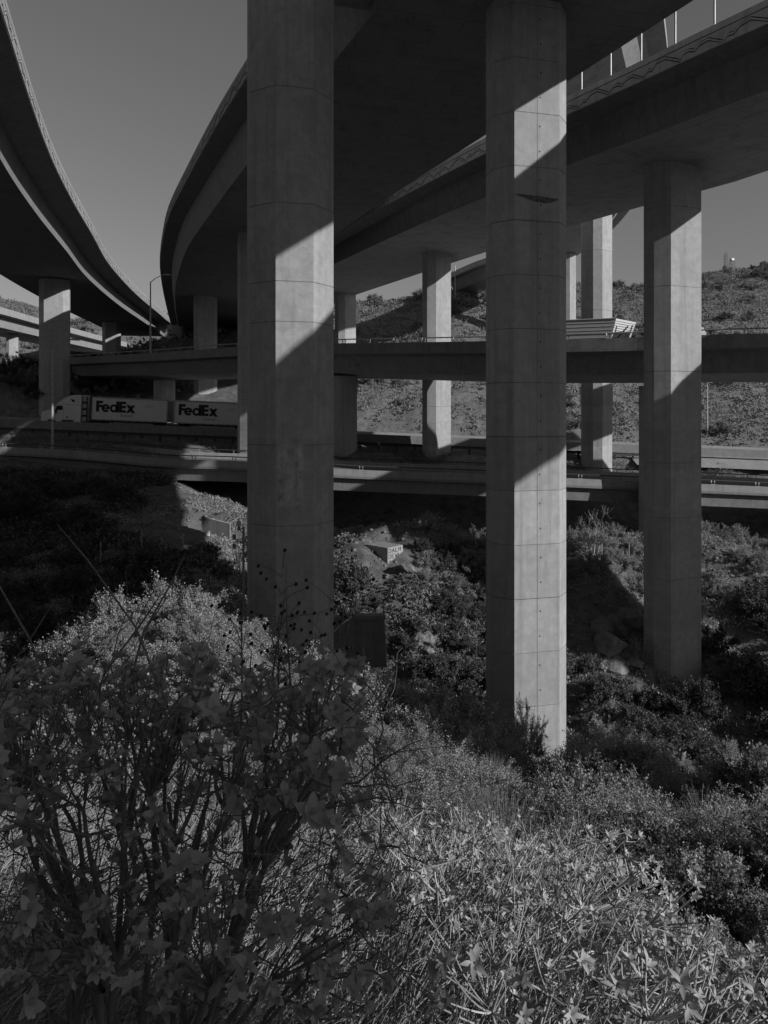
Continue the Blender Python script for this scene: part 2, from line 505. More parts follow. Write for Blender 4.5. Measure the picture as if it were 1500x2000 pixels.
class Deck:
    """ref: near soffit edge; 'side' +1 when the deck lies to the right of travel"""
    def __init__(s, ref, side, w, h, k, o, t, p, se=0.0, step=2.0, pw=0.28):
        s.P = catmull(ref, step)
        T = np.gradient(s.P[:, :2], axis=0)
        T /= np.linalg.norm(T, axis=1)[:, None]
        s.N = np.c_[T[:, 1], -T[:, 0]] * side
        s.T = T
        s.w, s.h, s.k, s.o, s.t, s.p, s.se, s.pw = w, h, k, o, t, p, se, pw
        dl = np.r_[0, np.cumsum(np.linalg.norm(np.diff(s.P[:, :2], axis=0), axis=1))]
        s.S = dl
        s.wf = np.ones(len(s.P))
        s.sea = np.full(len(s.P), se)
    def pt(s, i, a, z):
        if a > 0: a = a * s.wf[i]
        return (s.P[i, 0] + s.N[i, 0] * a, s.P[i, 1] + s.N[i, 1] * a, s.P[i, 2] + z + s.sea[i] * a)
    def at(s, S, a, z):
        x = np.interp(S, s.S, s.P[:, 0]); y = np.interp(S, s.S, s.P[:, 1]); zz = np.interp(S, s.S, s.P[:, 2])
        nx = np.interp(S, s.S, s.N[:, 0]); ny = np.interp(S, s.S, s.N[:, 1])
        return Vector((x + nx * a, y + ny * a, zz + z + float(np.interp(S, s.S, s.sea)) * a))
    def sweep(s, prof, mats_i, mats, name, parent, i0=0, i1=None, smooth=False):
        i1 = len(s.P) if i1 is None else i1
        n = len(prof)
        V = [s.pt(i, a, z) for i in range(i0, i1) for a, z in prof]
        F = []; mi = []
        for i in range(i1 - i0 - 1):
            for k in range(n):
                k2 = (k + 1) % n
                F.append((i * n + k, i * n + k2, (i + 1) * n + k2, (i + 1) * n + k)); mi.append(mats_i[k])
        F.append(tuple(range(n))); mi.append(mats_i[0])
        F.append(tuple(reversed(range((i1 - i0 - 1) * n, (i1 - i0) * n)))); mi.append(mats_i[0])
        me = mesh_np(name, V, F, mats, mi)
        bm = bmesh.new(); bm.from_mesh(me)
        bmesh.ops.recalc_face_normals(bm, faces=bm.faces)
        bm.to_mesh(me); bm.free()
        return obj(name, me, parent)
    def build(s, parent, soff, web, par):
        w, h, k, o, t, p, pw = s.w, s.h, s.k, s.o, s.t, s.p, s.pw
        e0, e1 = -k - o, w + k + o
        prof = [(0, 0), (-k, h), (e0, h + .15), (e0, h + .15 + t), (e1, h + .15 + t), (e1, h + .15), (w + k, h), (w, 0)]
        s.sweep(prof, [1, 1, 1, 2, 1, 1, 1, 0], [soff, web, M['asphalt']], 'girder', parent)
        z0 = h + .15 + t + .003
        s.sweep([(e0 + .004, z0), (e0 + .03, z0 + p), (e0 + .2, z0 + p), (e0 + pw + .12, z0)], [0] * 4, [par], 'parapet', parent)
        s.sweep([(e1 - pw - .12, z0), (e1 - .2, z0 + p), (e1 - .03, z0 + p), (e1 - .004, z0)], [0] * 4, [par], 'parapet', parent)
        s.e0, s.e1, s.z0 = e0, e1, z0
    def relief(s, parent, mat, a_out, sgn, zb, zt, S0, S1, period=4.6, name='relief_panel', d=.045):
        """mountain-line relief: proud plates below and above a zigzag groove, and a top band"""
        L = zt - zb
        zig = [(0, .14), (.17, .62), (.27, .56), (.33, .36), (.40, .52), (.47, .47), (.52, .20), (.70, .78), (.82, .70), (.88, .40), (.94, .46), (1.0, .14)]
        gp = .035; bandb = .66
        ss = []
        n = int((S1 - S0) / period)
        for i in range(n):
            sc = 1 + .12 * math.sin(i * 1.7)
            for u, hgt in zig[:-1]:
                ss.append((S0 + (i + u) * period, min(.60, hgt * sc * .78)))
        ss.append((S0 + n * period, .14))
        def plate(lo, hi, nm, dd):
            nonlocal mat
            V = []; F = []
            for (S, _), l, h2 in zip(ss, lo, hi):
                for a, zf in ((a_out - sgn * dd, l), (a_out - sgn * dd, h2), (a_out + sgn * .02, h2), (a_out + sgn * .02, l)):
                    V.append(s.at(S, a, zb + zf * L))
            for i in range(len(ss) - 1):
                for q in range(4):
                    q2 = (q + 1) % 4
                    F.append((i * 4 + q, i * 4 + q2, i * 4 + 4 + q2, i * 4 + 4 + q))
            me = mesh_np(nm, V, F, mat)
            bm = bmesh.new(); bm.from_mesh(me)
            bmesh.ops.recalc_face_normals(bm, faces=bm.faces)
            bm.to_mesh(me); bm.free()
            return obj(nm, me, parent)
        z = [h_ for _, h_ in ss]
        keep = mat; mat = M['groove']
        plate([0.0] * len(z), [1.0] * len(z), 'groove_shade_backing', .008)  # dark backing paints the shade inside the relief grooves
        mat = keep
        plate([0.0] * len(z), [max(.02, v - .15) for v in z], name, d * 1.2)
        plate([max(.035, v - .095) for v in z], [max(.07, v - .015) for v in z], name, d * 2.0)
        plate([v + gp * 1.3 for v in z], [bandb] * len(z), name, d)
        plate([bandb + .05] * len(z), [1.0] * len(z), name, d)

def deck_thing(name, label, cat='bridge deck'):
    return empty(name, label=label, cat=cat)

# high curved ramp on the left
A = Deck([(-3.60,-36.00,18.36),(-7.20,-12.00,18.36),(-12.60,9.60,18.36),(-21.00,32.40,18.36),(-28.08,52.44,18.36),(-32.40,66.60,18.36),(-36.72,82.80,18.36),(-41.52,100.80,18.36),(-46.56,126.00,18.36),(-50.88,153.60,18.36),(-55.20,180.00,18.36)], -1, 11.1, 1.9, .36, 2.4, .3, 1.08, 0.0)
tA = deck_thing('curved_ramp', 'high curved concrete ramp sweeping in from the upper left corner, sunlit patterned parapet')
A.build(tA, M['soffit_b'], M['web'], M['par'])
A.relief(tA, M['par'], A.e0 + .004, 1, A.z0 - .25, A.z0 + 1.08, 48, 215, 5.4)
# broad ramp overhead in the middle
B = Deck([(62.00,-106.00,18.70),(28.50,-31.00,18.70),(13.00,4.00,18.70),(0.00,32.70,18.70),(-4.53,41.86,18.42),(-9.94,52.50,18.05),(-15.31,63.88,17.67),(-20.74,76.07,17.39),(-24.84,87.22,17.20),(-28.73,98.82,17.11),(-33.12,113.75,17.02),(-38.91,134.84,16.92),(-48.60,171.00,16.83)], 1, 12.2, 2.6, .5, 1.5, .25, .95, -.04)
tB = deck_thing('overhead_ramp', 'broad dark concrete ramp overhead, curving behind the two nearest columns')
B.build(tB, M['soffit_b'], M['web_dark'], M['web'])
B.relief(tB, M['web'], B.e0 + .004, 1, B.z0 - .2, B.z0 + .95, 112, 300)
# straight ramp on the right
C = Deck([(95,-29,12.4),(75,-17.5,12.8),(54,-5.5,13.0),(41,2,13.3),(35,6.2,13.5),(30.2,11.4,13.8),(26.6,17.8,14.2),(17.9,33.0,14.8),(14.7,38.8,15.0),(11.4,44.6,15.2),(7.2,53.0,15.6),(1.2,66,16.1),(-6.6,84.1,16.7),(-15,104,17.3),(-26,132,18),(-40,170,18.6)], 1, 10.2, 1.9, .3, 1.45, .25, .85, -.05)
C.wf = np.interp(C.S, [0, 62, 66, 70, 77, 86, 100, 111], [.60, .62, .80, 1.04, 1.1, .96, .9, 1])  # out-of-view width and crossfall shaped for the shadows this deck casts
C.sea = np.interp(C.S, [0, 92, 110], [0.0, 0.0, -.05])
tC = deck_thing('straight_ramp', 'concrete ramp crossing from the upper right, light soffit and mountain pattern on its parapet')
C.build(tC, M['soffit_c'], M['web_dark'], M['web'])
C.relief(tC, M['relief'], C.e0 + .004, 1, C.z0 - .22, C.z0 + .85, 66, 170)
# level viaduct crossing at mid height
Mv = Deck([(-62,132,5.6),(-49,112.5,5.2),(-38,101,4.8),(-28.5,92.5,4.5),(-15.6,79.5,4.1),(-4.2,70.3,3.65),(8.2,60.8,2.95),(19.6,55.2,2.7),(28,51.8,2.65),(45,51.5,2.5),(75,41,2.2)], 1, 6.3, 1.5, .5, .8, .2, .8, .1)
Mv.N *= -1
Mv.sea[:] = -.07
tM = deck_thing('level_viaduct', 'low level viaduct running straight across the picture with a thin handrail')
Mv.build(tM, M['soffit_c'], M['web_dark'], M['web_dark'])

def hinge(D, S, parent):
    b = MB(); hh = D.h
    for a0, a1, z0, z1 in ((0, 0, hh * .5, hh), (.35, .35, 0.03, hh * .5)):
        P_ = [D.at(S + a0 + dx, -.003 - D.k * z / hh - .004, z) for z in (z0, z1) for dx in (0, .045)]
        b.add([tuple(P_[0]), tuple(P_[1]), tuple(P_[3]), tuple(P_[2])], [(0, 1, 2, 3)])
    P_ = [D.at(S + dx, -.007 - D.k * .5, hh * .5 + dz) for dz in (-.03, .03) for dx in (0, .39)]
    b.add([tuple(P_[0]), tuple(P_[1]), tuple(P_[3]), tuple(P_[2])], [(0, 1, 2, 3)])
    b.build('expansion_joint', M['groove'], parent)
Sh = float(Mv.S[int(np.argmin(abs(Mv.P[:, 0] + 2.3)))])
hinge(Mv, Sh, tM)
for q in range(-9, 16):
    if q: 
        b = MB(); S_ = Sh + q * 2.44
        P_ = [Mv.at(S_ + dx, -.006 - Mv.k * z / Mv.h, z) for z in (.06, Mv.h - .04) for dx in (0, .018)]
        b.add([tuple(P_[0]), tuple(P_[1]), tuple(P_[3]), tuple(P_[2])], [(0, 1, 2, 3)])
        b.build('form_joint', M['joint'], tM)
# low ramp bridge over the ravine
Lp = [(-75,68,-3.2),(-46,66,-4.75),(-29.5,64,-5.35),(-19,62.2,-6.05),(-11.7,61,-6.2),(-4.3,60.2,-6.75),(8.5,59.6,-7.2),(14.8,59.3,-7.45),(31.5,59,-8.15),(60,58.5,-9.3)]
Ld = Deck(Lp, -1, 8.2, .95, .1, .45, .18, .55, 0.0)
tL = deck_thing('low_ramp_bridge', 'lowest ramp bridge spanning the ravine, sunlit barrier above a shaded girder')
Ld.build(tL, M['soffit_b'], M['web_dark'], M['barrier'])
# far ramp top right and far ramp left
Fd = Deck([(32,-6,27),(20.5,14,27),(15.2,32,27),(14.6,43,27),(15.2,47.5,27),(17.6,53.2,27),(21.9,63.0,27),(26.6,76,27),(32.1,100,27),(34,122,27),(31.6,138,27),(26,147,26.4),(20.5,157,25.4)], -1, 6.0, 1.8, 1.5, 1.4, .25, .9, 0.0)
tF = deck_thing('far_high_ramp', 'highest ramp glimpsed in the gap at upper right and bending to the far hill')
Fd.build(tF, M['soffit_c'], M['web'], M['par'])
Ed = Deck([(-78,119,18.0),(-84,140,18.2),(-85.9,162,18.4),(-87.8,196,18.5),(-88.6,236,18.6),(-86,290,18.6)], -1, 10, 2.3, .5, 1.7, .3, 1.2, 0.0)
tE = deck_thing('distant_left_ramp', 'distant sunlit double banded ramp at the left edge behind the shaded column')
Ed.build(tE, M['soffit_c'], M['par'], M['par'])

Gd = Deck([(50,86,7.2),(40,62,7.2),(35,46,7.2),(36.2,35,7.2),(42,28,7.2),(52,21.5,7.2),(76,7.5,7.0),(110,-12,7)], -1, 4.6, 1.6, .2, 1.0, .25, .9, 0.0)  # added out of view so its shadow covers the lower right edge column
tG = deck_thing('added_loop_ramp', 'unseen narrow loop ramp added beyond the right edge to shade the right edge column')
Gd.build(tG, M['soffit_c'], M['web'], M['par'])

# ------------------------------------------------------------------ columns
def octo(w1, c, w2, az, notch=0.0):
    """outline of an octagonal shaft; front face normal points az degrees from -Y towards +X"""
    a = w1 / 2; r = c * math.sqrt(.5); bb = w2 / 2
    pts = [(-a, -(bb + r))]
    if notch: pts += [(-notch, -(bb + r)), (0.0, -(bb + r) + notch * 1.6), (notch, -(bb + r))]
    pts += [(a, -(bb + r)), (a + r, -bb), (a + r, bb), (a, bb + r), (-a, bb + r), (-a - r, bb), (-a - r, -bb)]
    ca, sa = math.cos(R(az)), math.sin(R(az))
    return [(x * ca - y * sa, x * sa + y * ca) for x, y in pts]

STRONG = [-1.22, -8.48, 8.46, 2.3]
def shaft(name, poly, z0, z1, joints, mat, parent, gd=.02, gh=.02):
    lv = [(z0, 1.0)]
    rr = max(math.hypot(*p) for p in poly)
    for z in sorted(joints):
        if z0 + .2 < z < z1 - .2:
            lv += [(z - gh, 1.0), (z - gh * .6, 1 - gd / rr), (z + gh * .6, 1 - gd / rr), (z + gh, 1.0)]
    lv.append((z1, 1.0))
    n = len(poly); V = []; F = []; mi = []
    for z, s in lv: V += [(x * s, y * s, z) for x, y in poly]
    for i in range(len(lv) - 1):
        g_ = lv[i][1] < 1 and lv[i + 1][1] < 1
        for k in range(n):
            k2 = (k + 1) % n
            F.append((i * n + k, i * n + k2, (i + 1) * n + k2, (i + 1) * n + k)); mi.append((2 if any(abs(lv[i][0] - q) < .1 for q in STRONG) else 1) if g_ else 0)
    F.append(tuple(reversed(range(n)))); mi.append(0)
    F.append(tuple(range((len(lv) - 1) * n, len(lv) * n))); mi.append(0)
    return obj(name, mesh_np(name, V, F, [mat, M['joint'], M['groove']], mi), parent)

def column(x, y, z0, z1, az, label, w1=2.25, c=1.0, w2=.9, joints=(), mat=None, notch=0.0, group=None):
    e = empty('bridge_column', (x, y, 0), 0, label, 'bridge column', group)
    shaft('shaft', octo(w1, c, w2, az, notch), z0, z1, joints, mat or M['col'], e)
    return e

J2 = [-1.22 + 2.42 * k for k in range(-6, 9)]
c1 = column(-4.2, 32.0, tz(-4.2, 32) - 1.5, 23.0, 13.8, 'nearest great octagonal column, left of centre, lit only in its middle', 1.6, 1.46, 1.62, [13.6, 8.7, 5.4, 3.7, -1.5, -8.7, -4.9], M['col_old'])
c2 = column(6.6, 33.3, tz(6.6, 33.3) - 1.5, 18.6, 13.8, 'tall column right of centre with tie holes and a sunlit lower half', 2.2, 1.0, .9, J2, notch=.014)
c3 = column(17.8, 44.2, tz(17.8, 44.2) - 1.5, 15.0, 20.5, 'dark and light column near the right edge carrying the straight ramp', 2.3, .95, .9, [2.3, -6.5, 7.4, -3.2, 12.2, -10.2])
column(5.4, 73.4, tz(5.4, 73.4) - 1.5, 16.6, 38, 'slender column between the two great columns, standing in the verge grass', 2.0, .9, .75, [4.5, 0.3])
column(-5.6, 104, tz(-5.6, 104) - 1.5, 17.5, 46, 'far ramp column seen just right of the nearest great column', 2.1, .95, .8, [6])
column(-12.75, 71.4, tz(-12.75, 71.4) - 1.5, 17.5, 27, 'column half hidden behind the left edge of the nearest great column', 2.1, 1.0, .85, [13, 6, 1, -2])
column(-26.8, 107.6, tz(-26.8, 107.6) - 2, 17.1, 22, 'pale flat shaded column beneath the curving overhead ramp', 2.3, .75, .8, [8.2])
column(-42, 145, tz(-42, 145) - 2, 17.0, 22, 'farthest dark column deep under the overhead ramp beside the lamp post', 2.1, .95, .85, [8])
column(28.65, -15.5, -8, 18.6, 13.8, 'unseen support column of the overhead ramp, placed behind the viewpoint to shade the foreground', 2.2, 1.0, .9, [2, 6])  # unseen column, positioned so its shadow covers the broad leaved shrub
column(48.5, 4.5, -14, 13.2, 20.5, 'unseen support column of the straight ramp, placed beyond the right edge to shade the slope', 2.3, .95, .9, [2, 6])  # unseen column, positioned for the shadow strip it throws on the right slope
column(-46.3, 100.8, tz(-46.3, 100.8) - 3, 18.2, 17, 'left column under the curved ramp with one bright slanting band', 2.45, 1.05, .9, [-9])
column(-57, 150, tz(-57, 150) - 3, 18.2, 14, 'dark second column under the curved ramp, behind the level viaduct', 2.2, 1.0, .85, [])
column(-90, 173.5, tz(-90, 173.5) - 3, 18.2, 32, 'small bright column holding the distant left ramp', 1.5, .8, .8, [])
cf = column(21.7, 73.2, tz(21.7, 73.2) - 2, 26.9, 38, 'tall four faced column right of centre with a wider collar band', 1.65, .9, 1.3, [10, 5, 1, 16])
shaft('collar', [(x * 1.045, y * 1.045) for x, y in octo(1.65, .9, 1.3, 38)], .4, 2.35, [], M['par'], cf)
column(32.0, 124, tz(32.0, 124) - 2, 26.9, 30, 'far bright column just showing past the right side of the tall column', 1.4, .7, .9, [])

# rough repair patches on two faces of the nearest column
pr = random.Random(2)
for azf, d0, u0, u1, zt_, zb_ in ((13.8, .81 + 1.0325, -.72, .36, -1.45, -4.1), (-31.2, .8 + 1.035, -.66, .62, -1.45, -2.75), (-31.2, .8 + 1.035, -.66, .60, -2.82, -3.9)):
    n_ = Vector((math.sin(R(azf)), -math.cos(R(azf)), 0)); u_ = Vector((math.cos(R(azf)), math.sin(R(azf)), 0))
    d0 = d0 + .012
    top = [(u0 + (u1 - u0) * q / 12, zt_ + pr.uniform(-.03, .03)) for q in range(13)]; bot = [(u1 - (u1 - u0) * q / 12 + pr.uniform(-.02, .02), zb_ + pr.uniform(-.10, .10)) for q in range(13)]
    ring_ = top + bot; nn_ = len(ring_)
    b = MB()
    b.add([n_ * d0 + u_ * p_[0] + Vector((0, 0, p_[1])) for p_ in ring_] + [n_ * (d0 - .03) + u_ * p_[0] + Vector((0, 0, p_[1])) for p_ in ring_], [tuple(range(nn_))] + [(q, (q + 1) % nn_, nn_ + (q + 1) % nn_, nn_ + q) for q in range(nn_)])
    b.build('repair_patch', M['patch'], c1)
# outrigger cap joining the nearest column to the overhead ramp
b = MB()
ca, sa = math.cos(R(13.8)), math.sin(R(13.8))
b.box((-1.6, 32.8, 20.75), (7.6, 3.0, 3.0), R(13.8))
b.build('cap_beam', M['web'], c1, (4.2, -32.0, 0))

# tie holes on the right-of-centre column
fr = Vector((math.sin(R(13.8)), -math.cos(R(13.8)), 0)); ux = Vector((ca, sa, 0))
ob = MB()
ob.tube([(0, 0, 0), tuple(fr * .006)], .04, 8)
th_me = ob.mesh('tie_hole', M['groove'])
for k in range(-6, 8):
    for dz in (.72, 1.84):
        p = fr * (.45 + .7071 + .001) + ux * (.15 + .03 * math.sin(k * 2 + dz)) + Vector((0, 0, -1.22 + 2.42 * k + dz))
        if -14 < p.z < 18: obj('tie_hole', th_me, c2, tuple(p))
# dark leak stain band left by the pour under the joint: a crust that stands proud of the face
b = MB()
fo = .45 + .7071 + .004
sn = random.Random(4); vs = []; NS = 40
for q in range(NS + 1):
    u = -1.06 + 2.12 * q / NS; w_ = .05 + .24 * max(0, math.sin(math.pi * min(1, (q / NS) ** 1.4 * 1.02))) ** .8 + sn.uniform(-.02, .02)
    zt_ = 9.62 - .10 * (q / NS) ** 2 + sn.uniform(-.012, .012)
    vs += [fr * fo + ux * u + Vector((0, 0, zt_)), fr * fo + ux * u + Vector((0, 0, zt_ - w_))]
b.add(vs, [(i * 2, i * 2 + 1, i * 2 + 3, i * 2 + 2) for i in range(NS)])
b.build('leak_stain', M['stain'], c2)

def round_column(x, y, z0, z1, r, label):
    e = empty('bridge_column', (x, y, 0), 0, label, 'bridge column')
    n = 40; V = []; F = []
    for z, rr in ((z0, r), (z1 - 1.2, r), (z1 - .6, r * 1.02), (z1, r * 1.06)):
        V += [(rr * math.cos(2 * math.pi * k / n), rr * math.sin(2 * math.pi * k / n), z) for k in range(n)]
    for i in range(3):
        for k in range(n): F.append((i * n + k, i * n + (k + 1) % n, (i + 1) * n + (k + 1) % n, (i + 1) * n + k))
    me = mesh_np('shaft', V, F, M['par'], smooth=True)
    obj('shaft', me, e)
round_column(-4.3, 73.3, -6.5, 3.4, 1.55, 'stout round white column beside the nearest great column, under the level viaduct')
column(-30.2, 98.6, -4, 4.0, 38, 'short pale column behind the gap between the two truck trailers', 1.6, .8, .9, [])
column(22.15, 57.9, tz(22.15, 57.9) - 1.5, 1.9, 20, 'narrow column showing along the left side of the right edge column', 1.9, .9, .8, [])

# ------------------------------------------------------------------ motorway with barriers
X0, X1 = -110.0, 130.0
b = MB()
n = 60
vs = []; fs = []
for i in range(n + 1):
    x = X0 + (X1 - X0) * i / n
    for y in (76.2, 98.3): vs.append((x, y, road_z(x)))
for i in range(n): fs.append((2 * i, 2 * i + 2, 2 * i + 3, 2 * i + 1))
b.add(vs, fs)
tag(b.build('motorway', M['asphalt']), kind='structure')
b = MB()
for y in (79.0, 82.6, 86.3, 90, 94.5):
    solid = y in (79.0, 94.5)
    x = X0
    while x < X1:
        ln = 12 if solid else 3.6
        b.add([(x, y, road_z(x) + .006), (x + ln, y, road_z(x + ln) + .006), (x + ln, y + .12, road_z(x + ln) + .006), (x, y + .12, road_z(x) + .006)], [(0, 1, 2, 3)])
        x += 12
tag(b.build('lane_markings', M['white']), kind='structure')
# shoulder on the right, in front of the barrier
b = MB()
b.add([(26, 73.6, road_z(26) - .95), (130, 73.6, road_z(130) - .95), (130, 76.0, road_z(130) - .1), (26, 76.0, road_z(26) - .1)], [(0, 1, 2, 3)])
tag(b.build('road_shoulder', M['barrier']), kind='structure')

def wall_along(y, xs_, zb, zt, name, label, cat, mat, wbot=.6, wtop=.2):
    b = MB()
    V = []; F = []
    for x in xs_:
        z = road_z(x)
        V += [(x, y - wbot / 2, z + zb), (x, y - wtop / 2 - .06, z + zb + .3), (x, y - wtop / 2, z + zt), (x, y + wtop / 2, z + zt), (x, y + wtop / 2 + .06, z + zb + .3), (x, y + wbot / 2, z + zb)]
    for i in range(len(xs_) - 1):
        for q in range(5): F.append((i * 6 + q, i * 6 + q + 1, i * 6 + 7 + q, i * 6 + 6 + q))
    b.add(V, F)
    return tag(b.build(name, mat), label, cat)
wall_along(76.9, [X0 + 4 * i for i in range(61)], -.15, .95, 'concrete_barrier', 'concrete safety barrier in front of the delivery truck, along the near side of the motorway', 'barrier', M['web_dark'])
wall_along(88.4, [X0 + 4 * i for i in range(61)], -.15, .85, 'concrete_barrier', 'concrete median barrier in the middle of the motorway behind the truck', 'barrier', M['barrier'])

def guardrail(name, label, pts, post_every=1.905, h=.78, blocks=True):
    """pts: (x,y,z ground) polyline"""
    P = catmull(pts, .95)
    S = np.r_[0, np.cumsum(np.linalg.norm(np.diff(P, axis=0), axis=1))]
    g_ = empty(name, tuple(P[0]), 0, label, 'guard rail')
    o0 = P[0]
    prof = [(-.02, -.155), (-.07, -.11), (-.02, -.02), (-.02, .02), (-.07, .11), (-.02, .155), (0, .155), (0, -.155)]
    V = []; F = []
    for p in P:
        for a, z in prof: V.append((p[0] - o0[0], p[1] + a - .1 - o0[1], p[2] + h - .16 + z - o0[2]))
    n = len(prof)
    for i in range(len(P) - 1):
        for q in range(n): F.append((i * n + q, i * n + (q + 1) % n, (i + 1) * n + (q + 1) % n, (i + 1) * n + q))
    obj('rail_beam', mesh_np('rail_beam', V, F, M['steel_dark']), g_)
    mb = MB(); mb.box((0, .06, (h - .5) / 2 - .0), (.2, .2, h + .5)); mb.box((0, -.06, h - .16), (.2, .16, .34))
    pm = mb.mesh('post', M['wood_dark'])
    s_ = 0.5
    while s_ < S[-1]:
        p = [np.interp(s_, S, P[:, k]) for k in range(3)]
        obj('post', pm, g_, (p[0] - o0[0], p[1] - o0[1], p[2] - o0[2]))
        s_ += post_every
guardrail('guard_rail', 'dark steel guard rail on timber posts running below the truck barrier', [(x, 75.0, road_z(x) - .6) for x in range(-62, 30, 6)])

def deck_rail(D, parent, S0, S1, z, a, gap, lab, hh=.36, pairs=True, th=.045):
    """tubular rail on bracket posts along the top of a barrier; its own thing"""
    e = empty('handrail', tuple(D.at(S0, a, z)), 0, lab, 'handrail')
    o0 = D.at(S0, a, z)
    n = int((S1 - S0) / 2.0)
    b = MB()
    b.tube([tuple(D.at(S0 + (S1 - S0) * i / n, a, z + hh) - o0) for i in range(n + 1)], th, 6)
    b.build('rail_tube', M['steel'] if th > .05 else M['steel_dark'], e)
    mb = MB()
    for dx in ((-.13, .13) if pairs else (0,)):
        mb.tube([(dx, 0, -.05), (dx + .02, -.03, hh * .5), (dx, 0, hh)], th * .8, 5)
    mb.box((0, 0, .01), (.42, .16, .03))
    pm = mb.mesh('bracket', M['steel'])
    s_ = S0 + .8
    while s_ < S1:
        obj('bracket', pm, e, tuple(D.at(s_, a, z) - o0))
        s_ += gap
deck_rail(Mv, tM, 2, Mv.S[-1] - 22, Mv.z0 + .8, Mv.e0 + .12, 3.1, 'thin handrail with bracket posts along the near side of the level viaduct', .38, True, .06)
deck_rail(Ld, tL, 8, Ld.S[-1] - 8, Ld.z0 + .55, Ld.e0 + .12, 3.6, 'near handrail with paired posts along the sunlit barrier of the lowest ramp', .34, True, .05)
deck_rail(Ld, tL, 8, Ld.S[-1] - 8, Ld.z0 + .55, Ld.e1 - .12, 3.6, 'far handrail on the back barrier of the lowest ramp, in front of the verge grass', .30, False, .05)

# poles standing on the straight ramp parapet (upper right)
for k, S in enumerate((103.4, 105.6, 107.75, 109.85, 112.0)):
    p = C.at(S, C.e0 + .15, C.z0 + .85)
    b = MB()
    b.tube([(0, 0, -.1), (0, 0, 6.5)], .05, 8)
    b.box((0, 0, .03), (.2, .2, .06))
    o = b.build('fence_pole', M['steel'], None, tuple(p))
    tag(o, 'slim pale pole rising from the parapet of the straight ramp against the sky', 'pole', 'slim poles along the straight ramp parapet')

# street lamps
def lamp(x, y, z, h, arm, label, rz=0, rise=.9):
    e = empty('street_lamp', (x, y, z), rz, label, 'street lamp')
    b = MB(); b.tube([(0, 0, 0), (0, 0, h * .5), (0, 0, h)], [.13, .10, .075], 10); b.box((0, 0, .06), (.4, .4, .12))
    b.build('pole', M['steel'], e)
    b = MB(); b.tube([(0, 0, h - .1), (arm * .35, 0, h + rise * .5), (arm * .8, 0, h + rise * .93), (arm, 0, h + rise)], [.06, .05, .045, .04], 8)
    b.build('arm', M['steel'], e)
    b = MB(); b.prism([(arm - .1, h + rise - .06), (arm + .7, h + rise - .1), (arm + .75, h + rise), (arm + .3, h + rise + .1), (arm - .1, h + rise + .06)], 'y', -.16, .16)
    b.build('lamp_head', M['steel'], e)
lamp(-30.3, 93.0, 7.0, 9.6, 1.9, 'street lamp standing on the level viaduct against the patch of sky', 0)
lamp(-29.8, 64.4, -4.3, 9.8, 1.7, 'street lamp in front of the left column beside the truck cab', 0, .8)
lamp(46.0, 102.0, -4.3, 8.2, .01, 'plain pale pole at the foot of the scrub hill near the right edge', 0, 0)
b = MB(); b.tube([(0, 0, 0), (0, 0, 7.5)], .09, 8)
tag(b.build('utility_pole', M['steel'], None, (14.6, 147, 22)), 'lone thin pole on the skyline right of the slender column', 'pole')

# ------------------------------------------------------------------ delivery truck with two trailers
GR = math.atan(.041)
def lettering(b, H, mi=0, y=-.012, x0=0.0, z0=0.0):
    """heavy rounded logotype on the trailer side, drawn in the x-z plane"""
    def q(pts): b.prism([(x0 + p[0] * H, z0 + p[1] * H) for p in pts], 'y', y, 0.0, mi)
    def ring(cx, cz, ro, ri, a0, a1, n=18):
        for i in range(n):
            t0 = R(a0 + (a1 - a0) * i / n); t1 = R(a0 + (a1 - a0) * (i + 1) / n)
            q([(cx + ri * math.cos(t0), cz + ri * math.sin(t0)), (cx + ro * math.cos(t0), cz + ro * math.sin(t0)), (cx + ro * math.cos(t1), cz + ro * math.sin(t1)), (cx + ri * math.cos(t1), cz + ri * math.sin(t1))])
    q([(0, 0), (.27, 0), (.27, 1), (0, 1)]); q([(.27, .76), (.60, .76), (.60, 1), (.27, 1)]); q([(.27, .42), (.56, .42), (.56, .64), (.27, .64)])
    ring(.86, .35, .37, .16, 10, 325); q([(.60, .27), (1.21, .27), (1.23, .43), (.60, .43)])
    ring(1.60, .35, .37, .17, 0, 360); q([(1.80, 0), (2.05, 0), (2.05, 1), (1.80, 1)])
    q([(2.06, 0), (2.33, 0), (2.33, 1), (2.06, 1)])
    for zz in (0, .39, .77): q([(2.33, zz), (2.68, zz), (2.68, zz + .23), (2.33, zz + .23)])
    q([(2.70, 0), (3.0, 0), (3.52, .70), (3.22, .70)]); q([(2.70, .70), (3.0, .70), (3.55, -.02), (3.24, -.02)])

def small_text(body, size, mat, name):
    cu = bpy.data.curves.new('t', 'FONT'); cu.body = body; cu.size = size; cu.extrude = .004; cu.offset = .006; cu.resolution_u = 2
    t = bpy.data.objects.new('t', cu); link(t)
    me = bpy.data.meshes.new_from_object(t.evaluated_get(bpy.context.evaluated_depsgraph_get()))
    bpy.data.objects.remove(t)
    me.materials.clear(); me.materials.append(mat); me.name = name
    return me

